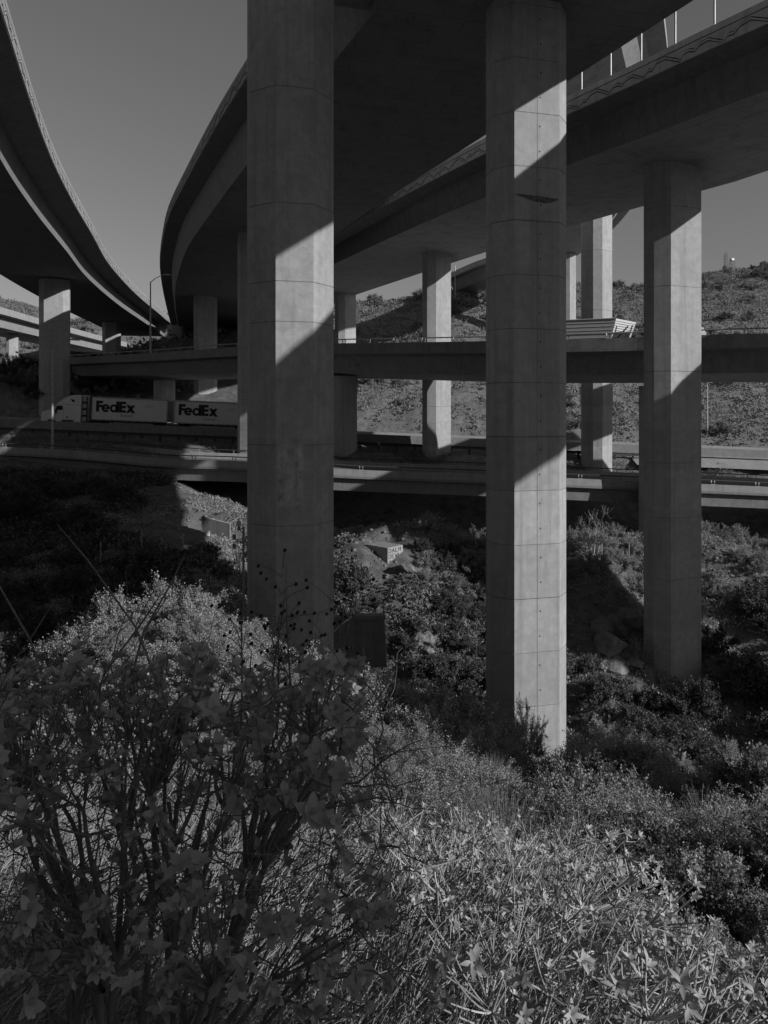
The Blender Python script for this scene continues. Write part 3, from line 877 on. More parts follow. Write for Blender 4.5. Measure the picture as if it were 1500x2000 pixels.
def wheel_mesh():
    b = MB(); n = 20
    prof = [(.30, -.14), (.46, -.15), (.51, -.10), (.51, .10), (.46, .15), (.30, .14)]
    for i, (r, y) in enumerate(prof[:-1]):
        r2, y2 = prof[i + 1]
        for k in range(n):
            a, c_ = 2 * math.pi * k / n, 2 * math.pi * (k + 1) / n
            b.add([(r * math.cos(a), y, r * math.sin(a)), (r2 * math.cos(a), y2, r2 * math.sin(a)), (r2 * math.cos(c_), y2, r2 * math.sin(c_)), (r * math.cos(c_), y, r * math.sin(c_))], [(0, 1, 2, 3)])
    return b.mesh('wheel', M['rubber'], True)
def rim_mesh():
    b = MB(); b.tube([(0, -.11, 0), (0, .11, 0)], .3, 16); b.tube([(0, -.17, 0), (0, .17, 0)], .1, 10)
    return b.mesh('rim', M['steel'])
WM, RM = wheel_mesh(), rim_mesh()
def wheel(parent, x, y, z=.51):
    w = obj('wheel', WM, parent, (x, y, z)); obj('rim', RM, w)
    return w

def box_trailer(x, label, L=8.45):
    e = empty('box_trailer', (x, 81.3, road_z(x)), 0, label, 'trailer', 'white box trailers of the delivery truck')
    e.rotation_euler = (0, GR, 0)
    b = MB(); b.box((L / 2, 0, 2.46), (L, 2.56, 2.5)); b.build('cargo_box', M['white'], e)
    b = MB()
    for s in (-1, 1):
        b.box((L / 2, s * 1.285, 3.67), (L + .02, .05, .14)); b.box((L / 2, s * 1.29, 1.22), (L + .02, .05, .12))
        for xx in (.03, L - .03): b.box((xx, s * 1.29, 2.44), (.09, .05, 2.3))
    b.box((L / 2, 0, 3.74), (L, 2.5, .05))
    b.build('edge_rail', M['steel'], e)
    b = MB()
    for i in range(int(L / .61)): b.box((.35 + i * .61, -1.283, 2.44), (.03, .012, 2.3))
    b.build('rivet_strip', M['white'], e)
    b = MB()
    for i in range(9): b.box((.5 + i * .92, -1.325, 1.17), (.28, .02, .05))
    b.build('marker_strip', M['steel_dark'], e)
    b = MB()
    b.box((L + .012, 0, 2.45), (.03, 2.4, 2.4)); b.box((L + .03, 0, 1.1), (.08, 2.5, .14))
    for s in (-.8, -.25, .25, .8): b.tube([(L + .05, s, 1.3), (L + .05, s, 3.6)], .025, 6)
    b.build('rear_door', M['steel'], e)
    b = MB(); lettering(b, 1.24, 0, -.012)
    b.build('lettering', M['print'], e, (.48, -1.293, 2.10))
    gt = small_text('Ground', .42, M['print_lt'], 'small_lettering')
    o = obj('small_lettering', gt, e, (3.2, -1.30, 1.64)); o.rotation_euler = (R(90), 0, 0)
    b = MB()
    for i in range(2): b.box((7.0 - .6, -1.286, 3.0 - i * .16), (1.0, .01, .03))
    b.build('number_line', M['print_lt'], e)
    b = MB(); b.box((L / 2, 0, 1.05), (L - .4, .9, .16)); b.box((L - 1.2, 0, .8), (1.2, 1.1, .4)); b.box((1.6, -.7, .75), (.1, .1, .6)); b.box((1.6, .7, .75), (.1, .1, .6))
    b.build('chassis', M['steel_dark'], e)
    for yy in (-1.1, -.78, .78, 1.1): wheel(e, L - 1.2, yy)
    return e
box_trailer(-32.72, 'first white box trailer behind the truck cab, dark lettering wholly in shade')
box_trailer(-23.5, 'second white box trailer with a slanting patch of sun, partly behind a column')
# converter dolly
e = empty('trailer_dolly', (-24.2, 81.3, road_z(-24.2)), 0, 'low wheeled dolly coupling the two white trailers', 'dolly')
e.rotation_euler = (0, GR, 0)
b = MB(); b.box((.6, 0, .85), (1.6, .9, .15)); b.tube([(-.2, 0, .8), (.4, 0, .85)], .06, 6); b.build('frame', M['steel_dark'], e)
for yy in (-1.1, -.78, .78, 1.1): wheel(e, 1.6, yy)

# tractor: nose at the left
e = empty('truck_tractor', (-38.4, 81.3, road_z(-38.4)), 0, 'white aerodynamic truck cab with long sloping nose, heading left', 'truck')
e.rotation_euler = (0, GR, 0)
prof = [(0.0, .55), (-.04, 1.5), (.08, 1.85), (.5, 2.02), (1.45, 2.2), (1.62, 2.66), (1.9, 3.02), (2.5, 3.45), (3.2, 3.76), (3.9, 3.88), (4.5, 3.86), (4.5, .75), (1.9, .62), (1.6, .95), (1.2, 1.08), (.8, .95), (.5, .55)]
def body(prof, hw, roundx=.18):
    b = MB(); n = len(prof)
    layers = [(-hw, .0), (-hw + .12, .06), (hw - .12, .06), (hw, .0)]
    cx = sum(p[0] for p in prof) / n; cz = sum(p[1] for p in prof) / n
    V = []
    for y, gr in ((-hw, -.05), (-hw + .14, 0), (hw - .14, 0), (hw, -.05)):
        for p in prof:
            V.append((p[0] - (p[0] - cx) * -gr * .6 if False else p[0] + (cx - p[0]) * (-gr) * .5, y, p[1] + (cz - p[1]) * (-gr) * .8))
    F = [tuple(range(n)), tuple(reversed(range(3 * n, 4 * n)))]
    for L_ in range(3):
        for i in range(n):
            j = (i + 1) % n
            F.append((L_ * n + j, L_ * n + i, (L_ + 1) * n + i, (L_ + 1) * n + j))
    b.add(V, F); return b
body(prof, 1.22).build('body', M['white'], e)
b = MB()
b.prism([(1.62, 2.1), (1.72, 2.58), (2.4, 2.62), (2.42, 2.14)], 'y', -1.235, -1.2); b.prism([(3.45, 3.1), (3.25, 3.42), (3.6, 3.34), (3.82, 3.05)], 'y', -1.235, -1.2)
b.prism([(1.50, 2.14), (1.66, 2.60), (1.70, 2.60), (1.54, 2.14)], 'y', -1.0, 1.0)
b.build('window', M['glass'], e)
b = MB(); b.box((1.75, -1.38, 2.0), (.12, .26, .5)); b.tube([(1.8, -1.2, 2.1), (1.75, -1.38, 2.1)], .02, 5); b.build('mirror', M['glass'], e)
b = MB(); b.box((3.0, -1.225, 2.75), (2.9, .012, .03)); b.box((2.5, -1.225, 1.7), (.03, .012, 1.5)); b.box((1.62, -1.225, 1.55), (.03, .012, .9)); b.build('panel_seam', M['print_lt'], e)
b = MB(); b.box((.18, -1.16, 1.55), (.34, .1, .16)); b.build('headlight', M['glass'], e)
b = MB(); b.box((2.95, -1.235, 1.35), (.16, .02, .2)); b.build('side_marker', M['print'], e)
b = MB()
for s in (-1, 1): b.box((4.86, s * 1.2, 2.25), (.62, .05, 2.9))
b.build('side_fairing', M['print'], e)
b = MB()
for i in range(4): b.box((4.86, -1.24, 1.2 + i * .74), (.42, .02, .5))
b.build('fairing_panel', M['tan_paint'], e)
b = MB(); b.box((4.2, 0, .85), (5.6, .9, .22)); b.box((3.0, -1.0, .8), (1.3, .5, .5)); b.build('chassis', M['steel_dark'], e)
for xx in (1.2, 5.0):
    for yy in ((-1.05, 1.05) if xx < 2 else (-1.08, -.76, .76, 1.08)): wheel(e, xx, yy)

# ------------------------------------------------------------------ bottom dump truck on the level viaduct
def on_m(S): return Mv.at(S, 2.2, 2.1)
Sx = Mv.S[np.argmin(abs(Mv.P[:, 0] - 16.0))]
p = on_m(Sx); p2 = on_m(Sx + 6)
ang = math.atan2(p2.y - p.y, p2.x - p.x)
e = empty('dump_trailer', tuple(p), ang + .10, 'pale ribbed dump trailer with sloping ends behind the viaduct handrail', 'trailer')
NT, NB, FT, FB = Vector((2.0, -1.2, 2.55)), Vector((1.55, -1.2, .75)), Vector((3.5, 1.2, 2.45)), Vector((2.9, 1.2, .75))
NL, NLB, FL, FLB = Vector((-3.4, -1.2, 2.55)), Vector((-2.7, -1.2, .75)), Vector((-3.4, 1.2, 2.45)), Vector((-2.7, 1.2, .75))
b = MB()
b.add([tuple(v) for v in (NL, NT, NB, NLB, FL, FT, FB, FLB)], [(0, 1, 2, 3), (5, 4, 7, 6), (1, 5, 6, 2), (4, 0, 3, 7), (0, 4, 5, 1), (3, 2, 6, 7)])
b.build('hopper', M['tan_paint'], e)
b = MB(); b.tube([tuple(NL + Vector((0, -.03, 0))), tuple(NT + Vector((0, -.03, 0)))], .06, 6)
for i in range(1, 6): b.tube([tuple(NL.lerp(NLB, i / 6) + Vector((.05, -.02, 0))), tuple(NT.lerp(NB, i / 6) + Vector((-.05, -.02, 0)))], .025, 5)
b.build('top_rail', M['tan_paint'], e)
off = Vector((.03, -.018, 0))
b = MB()
for i in range(1, 10): b.tube([tuple(NT.lerp(NB, i / 10) + off), tuple(FT.lerp(FB, i / 10) + off)], .016, 5)
b.build('end_rib', M['steel'], e)
b = MB(); b.add([tuple(v + off * .5) for v in (NT, FT, FB, NB)], [(0, 1, 2, 3)]); b.add([tuple(v - off * .5) for v in (NL, FL, FLB, NLB)], [(3, 2, 1, 0)]); b.build('end_panel', M['white'], e)  # white puts the sunlit look of the trailer ends into their colour
b = MB(); b.box((0, 0, .75), (6.6, .8, .2)); b.tube([(3.2, 0, .75), (4.4, 0, .8)], .08, 6)
for s in (-1, 1): b.tube([(-2.4, s * 1.15, .8), (-3.2, s * 1.15, 1.9)], .06, 6); b.tube([(1.9, s * 1.15, .8), (2.9, s * 1.15, 1.9)], .06, 6)
b.build('chassis', M['steel_dark'], e)
for xx in (-2.6, -1.5): 
    for yy in (-1.05, 1.05): wheel(e, xx, yy)
p = on_m(Sx + 4.6); p2 = on_m(Sx + 9)
ang = math.atan2(p2.y - p.y, p2.x - p.x)
e = empty('dump_tractor', tuple(p), ang - .2, 'dump truck cab with a bright exhaust stack, half hidden by the right edge column', 'truck')
b = MB(); b.prism([(.1, .7), (.1, 2.5), (.5, 2.75), (1.9, 2.7), (2.1, 1.9), (3.6, 1.7), (3.8, 1.2), (3.8, .6)], 'y', -1.1, 1.1); b.build('body', M['tan_paint'], e)
b = MB(); b.tube([(-.1, -1.0, .9), (-.1, -1.0, 2.9)], .1, 10); b.tube([(-.1, 1.0, .9), (-.1, 1.0, 2.9)], .1, 10); b.build('exhaust_stack', M['chrome'], e)
b = MB(); b.box((.95, -1.11, 2.15), (.7, .03, .65)); b.box((.09, 0, 2.2), (.03, 1.3, .5)); b.build('window', M['glass'], e)
b = MB(); b.box((1.5, 0, .7), (5, .8, .2)); b.build('chassis', M['steel_dark'], e)
for xx in (-.4, 3.0):
    for yy in (-1.05, 1.05): wheel(e, xx, yy)

# ------------------------------------------------------------------ small things in the ravine
def block(x, y, ztop, h, wl, wr, az, name, label, cat, mat):
    """cuboid whose nearest vertical edge is at (x,y); left face wl, right face wr"""
    e = empty(name, (x, y, ztop - h), 0, label, cat)
    ux_ = Vector((math.cos(R(az)), math.sin(R(az)), 0)); uy_ = Vector((-math.sin(R(az)), math.cos(R(az)), 0))
    b = MB()
    c = ux_ * wr / 2 + uy_ * wl / 2
    b.box((c.x, c.y, h / 2 - .3), (wr, wl, h + .6), R(az))
    return e, b, ux_, uy_
e, b, u1, u2 = block(.24, 46.6, -9.0, 1.55, 1.9, 1.5, 48, 'concrete_block', 'square concrete footing with spray painted letters, sunlit on its right face', 'block', M['par'])
b.build('body', M['par'], e)
def strokes(letters, h, w):
    S_ = {'D': [[(0,0),(0,1),(.6,.85),(.7,.5),(.6,.15),(0,0)]], 'A': [[(0,0),(.35,1),(.7,0)],[(.15,.4),(.55,.4)]], 'L': [[(0,1),(0,0),(.6,0)]], 'M': [[(0,0),(0,1),(.35,.4),(.7,1),(.7,0)]],
          'E': [[(.6,1),(0,1),(0,0),(.6,0)],[(0,.5),(.5,.5)]], 'V': [[(0,1),(.35,0),(.7,1)]], 'I': [[(.3,0),(.3,1)]], 'R': [[(0,0),(0,1),(.55,.9),(.55,.6),(0,.5),(.6,0)]], 'W': [[(0,1),(.2,0),(.35,.6),(.5,0),(.7,1)]], 'S': [[(.6,1),(.1,.85),(.1,.6),(.6,.4),(.5,0),(0,.05)]], 'C': [[(.6,.9),(.2,1),(0,.5),(.2,0),(.6,.1)]]}
    out = []
    x = 0
    for ch in letters:
        for st in S_.get(ch, []): out.append([(x + p[0] * w, p[1] * h) for p in st])
        x += w * 1.0
    return out
b = MB()
nrm = Vector((math.sin(R(48)), -math.cos(R(48)), 0))
for row, (txt, hh, ww) in enumerate((('DALM', .26, .32), ('DEWL', .26, .32), ('CSV', .22, .34))):
    for st in strokes(txt, hh, ww):
        pts = [u1 * (.1 + px_) + nrm * .012 + Vector((0, 0, 1.2 - row * .37 + pz_)) for px_, pz_ in st]
        b.tube([tuple(q) for q in pts], .024, 4)
b.build('graffiti', M['spray'], e)

b = MB(); b.box((0, 0, 0), (5.2, .35, 2.6)); b.box((0, -.02, 1.41), (5.3, .5, .22))
for q in range(-2, 3): b.box((q * 1.0, -.185, 0), (.03, .03, 2.55))
o = b.build('retaining_wall', M['web_dark'], None, (-2.5, 38.9, -12.7)); o.rotation_euler = (0, R(-3), R(-4)); tag(o, 'shaded concrete retaining wall with a raised cap deep in the ravine, right of the nearest column', 'wall')

# instrument pole just left of the nearest column
e = empty('instrument_pole', (-6.9, 35.2, tz(-6.9, 35.2)), 0, 'slim lit pole with a white box and bracket beside the nearest great column', 'utility pole')
zb = tz(-6.9, 35.2); zt = -5.75
b = MB(); b.tube([(0, 0, -.3), (0, 0, zt - zb)], .06, 8); b.build('pole', M['steel'], e)
b = MB(); b.box((-.22, -.05, zt - zb + .16), (.17, .14, .25)); b.build('cabinet', M['white'], e)
b = MB(); b.tube([(0, 0, zt - zb - .1), (-.3, -.03, zt - zb - .1)], .03, 6); b.tube([(0, 0, zt - zb - .35), (-.22, -.03, zt - zb - .05)], .02, 5); b.box((-.22, -.05, zt - zb - .08), (.12, .1, .2)); b.build('bracket', M['steel'], e)
b = MB()
for z_ in (-.5, -.95): b.box((-.45, -.02, zt - zb + z_), (.16, .08, .26))
for z_ in (-.62, -.75): b.tube([(-.55, -.02, zt - zb + z_), (-.05, 0, zt - zb + z_)], .015, 5)
b.build('signal_clip', M['steel'], e)

def fence(pts, h, label, screen=None, name='fence', rail=True):
    z0 = tz(*pts[0]); e = empty(name, (pts[0][0], pts[0][1], z0), 0, label, 'fence')
    mb = MB(); mb.tube([(0, 0, -.4), (0, 0, h)], .035, 6); pm = mb.mesh('post', M['steel'])
    for p in pts: obj('post', pm, e, (p[0] - pts[0][0], p[1] - pts[0][1], tz(*p) - z0))
    b = MB()
    for a_, c_ in zip(pts[:-1], pts[1:]):
        A0 = Vector((a_[0] - pts[0][0], a_[1] - pts[0][1], tz(*a_) - z0)); A1 = Vector((c_[0] - pts[0][0], c_[1] - pts[0][1], tz(*c_) - z0))
        b.tube([tuple(A0 + Vector((0, 0, h))), tuple(A1 + Vector((0, 0, h)))], .025, 5)
    if rail: b.build('top_rail', M['steel'], e)
    if screen is not None:
        a_, c_ = pts[screen], pts[screen + 1]
        A0 = Vector((a_[0] - pts[0][0], a_[1] - pts[0][1], tz(*a_) - z0)); A1 = Vector((c_[0] - pts[0][0], c_[1] - pts[0][1], tz(*c_) - z0))
        b = MB(); t_ = Vector((0, .01, 0)); V = []
        for k in range(9):
            q = A0.lerp(A1, k / 8) + Vector((0, .03 * math.sin(k * 2.1), 0))
            V += [q + Vector((0, 0, .05)), q + Vector((0, 0, h - .03))]
        b.add([tuple(v) for v in V], [(2 * k, 2 * k + 2, 2 * k + 3, 2 * k + 1) for k in range(8)])
        b.build('fabric_screen', M['tarp'], e)
    return e
fence([(-12.7, 50), (-11.0, 51.2), (-9.2, 52.5)], 1.2, 'fence with a grey fabric screen on the lit bank, left of the nearest column', 0)
fence([(-16.6, 42), (-14.4, 42.6), (-12.2, 43.5)], 1.5, 'low fence of thin posts beside the lit bush on the left bank', rail=False)
fence([(15.5, 51), (17.6, 51.5), (20.0, 52), (23, 52.5), (26.5, 53)], 1.2, 'wire fence posts among the bushes under the low ramp at right', rail=False)
b = MB(); b.tube([(0, 0, 0), (0, 0, .38)], [.15, .17], 14)
tag(b.build('bucket', M['white'], None, (-12.1, 49.2, tz(-12.1, 49.2) - .02)), 'small round white bucket at the foot of the fabric screened fence', 'bucket')
b = MB(); b.box((0, 0, .2), (.5, .05, .42), .4, mat=Matrix.Rotation(R(-25), 3, 'X') @ Matrix.Rotation(.4, 3, 'Z'))
tag(b.build('board', M['white'], None, (-12.9, 47.0, tz(-12.9, 47.0))), 'leaning white board on the lit bank left of the fence', 'board')
b = MB(); b.box((0, 0, .5), (.12, .12, 1.4))
tag(b.build('marker_post', M['steel'], None, (-2.9, 73.7, tz(-2.9, 73.7))), 'short marker post in the verge grass beside the round column', 'post')

# rocks on the ravine bank
def rock_mesh(seed, s=1.0):
    bm = bmesh.new(); bmesh.ops.create_icosphere(bm, subdivisions=3, radius=1)
    r_ = random.Random(seed)
    o_ = Vector((r_.random() * 50, r_.random() * 50, r_.random() * 50))
    from mathutils import noise as nz
    pl = [(Vector((r_.uniform(-1, 1), r_.uniform(-1, 1), r_.uniform(-1, 1))).normalized(), r_.uniform(.55, .85)) for _ in range(9)]
    for v in bm.verts:
        for n_, d_ in pl:
            t = v.co.dot(n_)
            if t > d_: v.co -= n_ * (t - d_)
        v.co *= 1 + .22 * nz.noise(v.co * 1.8 + o_) + .08 * nz.noise(v.co * 5 + o_)
        v.co.z *= .72
    me = bpy.data.meshes.new('rock'); bm.to_mesh(me); bm.free(); me.materials.append(M['rock'])
    return me
RK = [rock_mesh(i) for i in range(5)]
rk = random.Random(3)
for i in range(24):
    if i < 16: x, y = rk.uniform(12.6, 16.5), rk.uniform(42.3, 46.5)
    elif i < 24: x, y = rk.uniform(1.5, 5), rk.uniform(42, 46)
    else: x, y = rk.uniform(2, 6), rk.uniform(26, 31)
    o = obj('rock', RK[i % 5], None, (x, y, tz(x, y) + .1)); s = rk.uniform(.25, .95) * (1 if i < 16 else .6)
    o.scale = (s * rk.uniform(.8, 1.5), s, s * rk.uniform(.7, 1.2)); o.rotation_euler = (rk.uniform(-.4, .4), rk.uniform(-.4, .4), rk.uniform(0, 6))
    lab = ('pale angular rock on the lit bank between the two right columns' if i < 16 else 'rock on the bank below the painted concrete footing' if i < 24 else 'rock in the brush at the rim of the ravine')
    tag(o, lab, 'rock', lab.replace('pale angular rock', 'pale rocks').replace('rock on', 'rocks on').replace('rock in', 'rocks in'))

ORD_ = ['first', 'second', 'third', 'fourth', 'fifth', 'sixth', 'seventh', 'eighth', 'ninth', 'tenth', 'eleventh', 'twelfth', 'thirteenth', 'fourteenth', 'fifteenth', 'sixteenth']
for key, short_ in (('pale angular', 'pale angular rock between the right columns'), ('rock on the bank', 'rock below the painted footing')):
    rs = sorted([o for o in bpy.data.objects if o.name.startswith('rock') and o.get('label', '').startswith(key)], key=lambda o: o.location.x / o.location.y)
    for q, o in enumerate(rs): o['label'] = short_ + ', ' + ORD_[q] + ' from the left'
# towers on the hill
def lattice(x, y, h, wb, wt, label, box=False):
    z = tz(x, y) - .5
    e = empty('lattice_tower', (x, y, z), .3, label, 'tower')
    b = MB(); n = 7
    for i in range(n):
        z0, z1 = h * i / n, h * (i + 1) / n
        a0, a1 = wb + (wt - wb) * i / n, wb + (wt - wb) * (i + 1) / n
        c0 = [(-a0, -a0, z0), (a0, -a0, z0), (a0, a0, z0), (-a0, a0, z0)]; c1_ = [(-a1, -a1, z1), (a1, -a1, z1), (a1, a1, z1), (-a1, a1, z1)]
        for k in range(4):
            b.tube([c0[k], c1_[k]], .07, 4); b.tube([c0[k], c1_[(k + 1) % 4]], .045, 4); b.tube([c1_[k], c1_[(k + 1) % 4]], .045, 4)
    b.tube([(-wt, 0, h), (0, 0, h + 1)], .05, 4); b.tube([(wt, 0, h), (0, 0, h + 1)], .05, 4)
    b.build('lattice', M['steel'], e)
    if box:
        b = MB(); b.box((0, 0, h + .3), (.9, .8, .7)); b.build('equipment_box', M['steel'], e)
lattice(113.5, 238, 6.6, .5, .35, 'thin lattice mast on the right hand skyline')
lattice(100.5, 207, 6.2, .7, .5, 'lattice tower with a white box, standing on the scrub slope near the right edge', True)
b = MB(); b.tube([(0, 0, -.5), (0, 0, 1.7)], .05, 6); b.box((0, -.03, 1.9), (.85, .06, .5))
tag(b.build('road_sign', M['steel_dark'], None, (-51.6, 104, tz(-51.6, 104) + .2)), 'small dark sign on a post at the far left beside the distant bright column', 'sign')

# ------------------------------------------------------------------ vegetation builders
def unit(v): return v / np.maximum(np.linalg.norm(v, axis=-1, keepdims=True), 1e-9)

def tubes_np(PL, rad, n=3):
    """PL (N,m,3) polylines, rad (N,m) -> V,F (quads)"""
    N, m, _ = PL.shape
    T = np.gradient(PL, axis=1); T = unit(T)
    up = np.broadcast_to(np.array([.13, .21, 1.0]), T.shape)
    A = unit(np.cross(T, up)); B_ = np.cross(T, A)
    ang = 2 * np.pi * np.arange(n) / n
    V = PL[:, :, None, :] + rad[:, :, None, None] * (A[:, :, None, :] * np.cos(ang)[None, None, :, None] + B_[:, :, None, :] * np.sin(ang)[None, None, :, None])
    V = V.reshape(-1, 3)
    i = np.arange(N)[:, None, None] * m * n; j = np.arange(m - 1)[None, :, None] * n; k = np.arange(n)[None, None, :]
    k2 = (k + 1) % n
    F = np.stack([i + j + k, i + j + n + k, i + j + n + k2, i + j + k2], -1).reshape(-1, 4)
    return V, F

def leaves_np(P, D, L, W, rg, fold=.0):
    """diamond leaves at P along D"""
    n = len(P)
    D = unit(D); S = unit(np.cross(D, rg.normal(size=(n, 3))))
    Nn = np.cross(D, S)
    L = np.broadcast_to(L, (n,))[:, None]; W = np.broadcast_to(W, (n,))[:, None]
    V = np.stack([P, P + D * L * .45 + S * W + Nn * W * fold, P + D * L, P + D * L * .45 - S * W + Nn * W * fold], 1).reshape(-1, 3)
    F = np.arange(4 * n).reshape(n, 4)
    return V, F

def branches(rg, nb, k, spread, m=6, h=1.0, wob=.10, r0=.018):
    """nb main branches from the base fanning to a dome of radius 1 and height h, k twigs on each"""
    az = rg.uniform(0, 2 * np.pi, nb); el = np.arccos(rg.uniform(.05, 1, nb) ** .8) * spread
    end = np.c_[np.sin(el) * np.cos(az), np.sin(el) * np.sin(az), np.cos(el) * h] * rg.uniform(.72, 1.08, nb)[:, None]
    t = np.linspace(0, 1, m)[None, :, None]
    base = rg.normal(size=(nb, 1, 3)) * .06; base[..., 2] = -.08
    mid = end[:, None, :] * .5 + rg.normal(size=(nb, 1, 3)) * wob * 1.5 + np.array([0, 0, .12 * h])
    PL = base * (1 - t) ** 2 + 2 * mid * t * (1 - t) + end[:, None, :] * t ** 2
    PL += rg.normal(size=PL.shape) * .018 * t
    rad = np.linspace(r0, r0 * .3, m)[None, :] * rg.uniform(.6, 1.2, (nb, 1))
    # twigs
    ti = rg.uniform(.35, 1, (nb, k)); seg = ti * (m - 1); i0 = np.clip(seg.astype(int), 0, m - 2); f = (seg - i0)[..., None]
    st = PL[np.arange(nb)[:, None], i0] * (1 - f) + PL[np.arange(nb)[:, None], i0 + 1] * f
    d = unit(unit(end)[:, None, :] * .9 + rg.normal(size=(nb, k, 3)) * .55 + np.array([0, 0, .25]))
    ln = rg.uniform(.12, .34, (nb, k, 1)); mt = 4
    tt = np.linspace(0, 1, mt)[None, None, :, None]
    TW = st[:, :, None, :] + d[:, :, None, :] * ln[:, :, None, :] * tt + rg.normal(size=(nb, k, mt, 3)) * .012 * tt
    TW = TW.reshape(-1, mt, 3)
    return PL, rad, TW

def join(*vf):
    V = []; F = []; o = 0
    for v, f in vf: V.append(v); F.append(f + o); o += len(v)
    return np.concatenate(V), np.concatenate(F)

def shrub_proto(seed, nb=16, k=9, per=40, leaf=.03, spread=1.0, h=1.0, r0=.016, jit=.03, ratio=.33, mats=None, wob=.1):
    rg = np.random.default_rng(seed)
    PL, rad, TW = branches(rg, nb, k, spread, h=h, r0=r0, wob=wob)
    vb, fb = tubes_np(PL, rad, 4)
    vt, ft = tubes_np(TW, np.tile(np.linspace(r0 * .35, r0 * .15, TW.shape[1]), (len(TW), 1)), 3)
    V, F = join((vb, fb), (vt, ft))
    bm_ = mesh_np('branches', V, F, mats[1])
    n = len(TW)
    lm = None
    if per:
        ti = rg.uniform(.1, 1.05, (n, per)); s = ti * (TW.shape[1] - 1); i0 = np.clip(s.astype(int), 0, TW.shape[1] - 2); f = (s - i0)[..., None]
        P = TW[np.arange(n)[:, None], i0] * (1 - f) + TW[np.arange(n)[:, None], i0 + 1] * f
        P = P + rg.normal(size=P.shape) * jit
        dd = unit(TW[:, -1] - TW[:, 0])[:, None, :] * .6 + rg.normal(size=P.shape) * .6
        lv, lf = leaves_np(P.reshape(-1, 3), dd.reshape(-1, 3), leaf * rg.uniform(.6, 1.4, n * per), leaf * ratio * rg.uniform(.7, 1.2, n * per), rg)
        lm = mesh_np('foliage', lv, lf, mats[0])
    return bm_, lm

def tuft_proto(seed, n=500, h=1.0, spread=.7, w=.006, mat=None, m=5, curl=.5, name='blades'):
    rg = np.random.default_rng(seed)
    az = rg.uniform(0, 2 * np.pi, n); el = np.abs(rg.normal(0, .5, n)) * spread
    L = h * rg.uniform(.45, 1.05, n)
    d = np.c_[np.sin(el) * np.cos(az), np.sin(el) * np.sin(az), np.cos(el)]
    t = np.linspace(0, 1, m)[None, :, None]
    base = np.c_[rg.normal(0, .10, n), rg.normal(0, .10, n), np.full(n, -.05)][:, None, :]
    out = np.c_[np.cos(az), np.sin(az), np.full(n, -.5)][:, None, :]
    PL = base + d[:, None, :] * L[:, None, None] * t + out * (t ** 2) * curl * (L * rg.uniform(.1, .6, n))[:, None, None] + rg.normal(size=(n, m, 3)) * .01 * t
    V, F = tubes_np(PL, np.tile(np.linspace(w, w * .3, m), (n, 1)), 3)
    return mesh_np(name, V, F, mat)

def plant_thing(name, meshes, label, cat, group=None):
    e = empty(name, (0, 0, -500), 0, label, cat, group)
    for nm, me in meshes:
        if me: obj(nm, me, e)
    return e

def proto_set(kind, n, seed, **kw):
    out = []
    for i in range(n):
        bm_, lm = shrub_proto(seed + i, **kw)
        out.append([('branches', bm_), ('foliage', lm)])
    return out

SC = (M['scrub'], M['twig']); SD = (M['scrub_dk'], M['twig']); SG = (M['sageleaf'], M['sagestem'])
near_fine = proto_set('fine', 3, 100, nb=34, k=16, per=34, leaf=.030, mats=SC, jit=.02, r0=.012)
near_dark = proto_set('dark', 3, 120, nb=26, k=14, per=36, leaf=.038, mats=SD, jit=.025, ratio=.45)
pale_fine = proto_set('pale', 3, 110, nb=34, k=16, per=34, leaf=.034, mats=(M['sageleaf'], M['sagestem']), jit=.025, r0=.012)
mid_fine = proto_set('mid', 4, 140, nb=24, k=12, per=26, leaf=.05, mats=SC, jit=.035)
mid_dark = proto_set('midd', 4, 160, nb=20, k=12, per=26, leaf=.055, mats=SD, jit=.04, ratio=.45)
bare = proto_set('bare', 3, 180, nb=26, k=16, per=2, leaf=.04, mats=(M['straw'], M['sagestem']), h=1.2, spread=.8, wob=.2, r0=.014)
far_s = proto_set('far', 4, 200, nb=12, k=10, per=24, leaf=.085, mats=(M['far'], M['twig']), jit=.08, ratio=.5, h=.8, r0=.012)
tufts = [[('blades', tuft_proto(220 + i, 700, 1.0, .75, .0045, M['straw']))] for i in range(3)]
broom = [[('blades', tuft_proto(240 + i, 900, 1.0, .95, .0038, M['scrub'], curl=.35))] for i in range(3)]

class Scatter:
    def __init__(s): s.first = {}
    def put(s, protos, i, name, x, y, size, zs, rz, label, cat, group, dz=0.0):
        pr = protos[i % len(protos)]
        e = empty(name, (x, y, tz(x, y) + dz), rz, label, cat, group)
        e.scale = (size, size, size * zs)
        for nm, me in pr:
            if me: obj(nm, me, e)
        return e
SCT = Scatter()
vr = random.Random(21)
cols_xy = [(-4.2, 32, 2.1), (6.6, 33.3, 2.0), (17.8, 44.2, 2.0), (5.4, 73.4, 1.6), (-4.3, 73.3, 2.0), (23, 77.6, 2)]
def free(x, y, r=0):
    if any(math.hypot(x - a, y - c_) < d_ + r * .5 for a, c_, d_ in cols_xy): return False
    if 56.5 < y < 70.5 and not (y < 59): return False
    return True

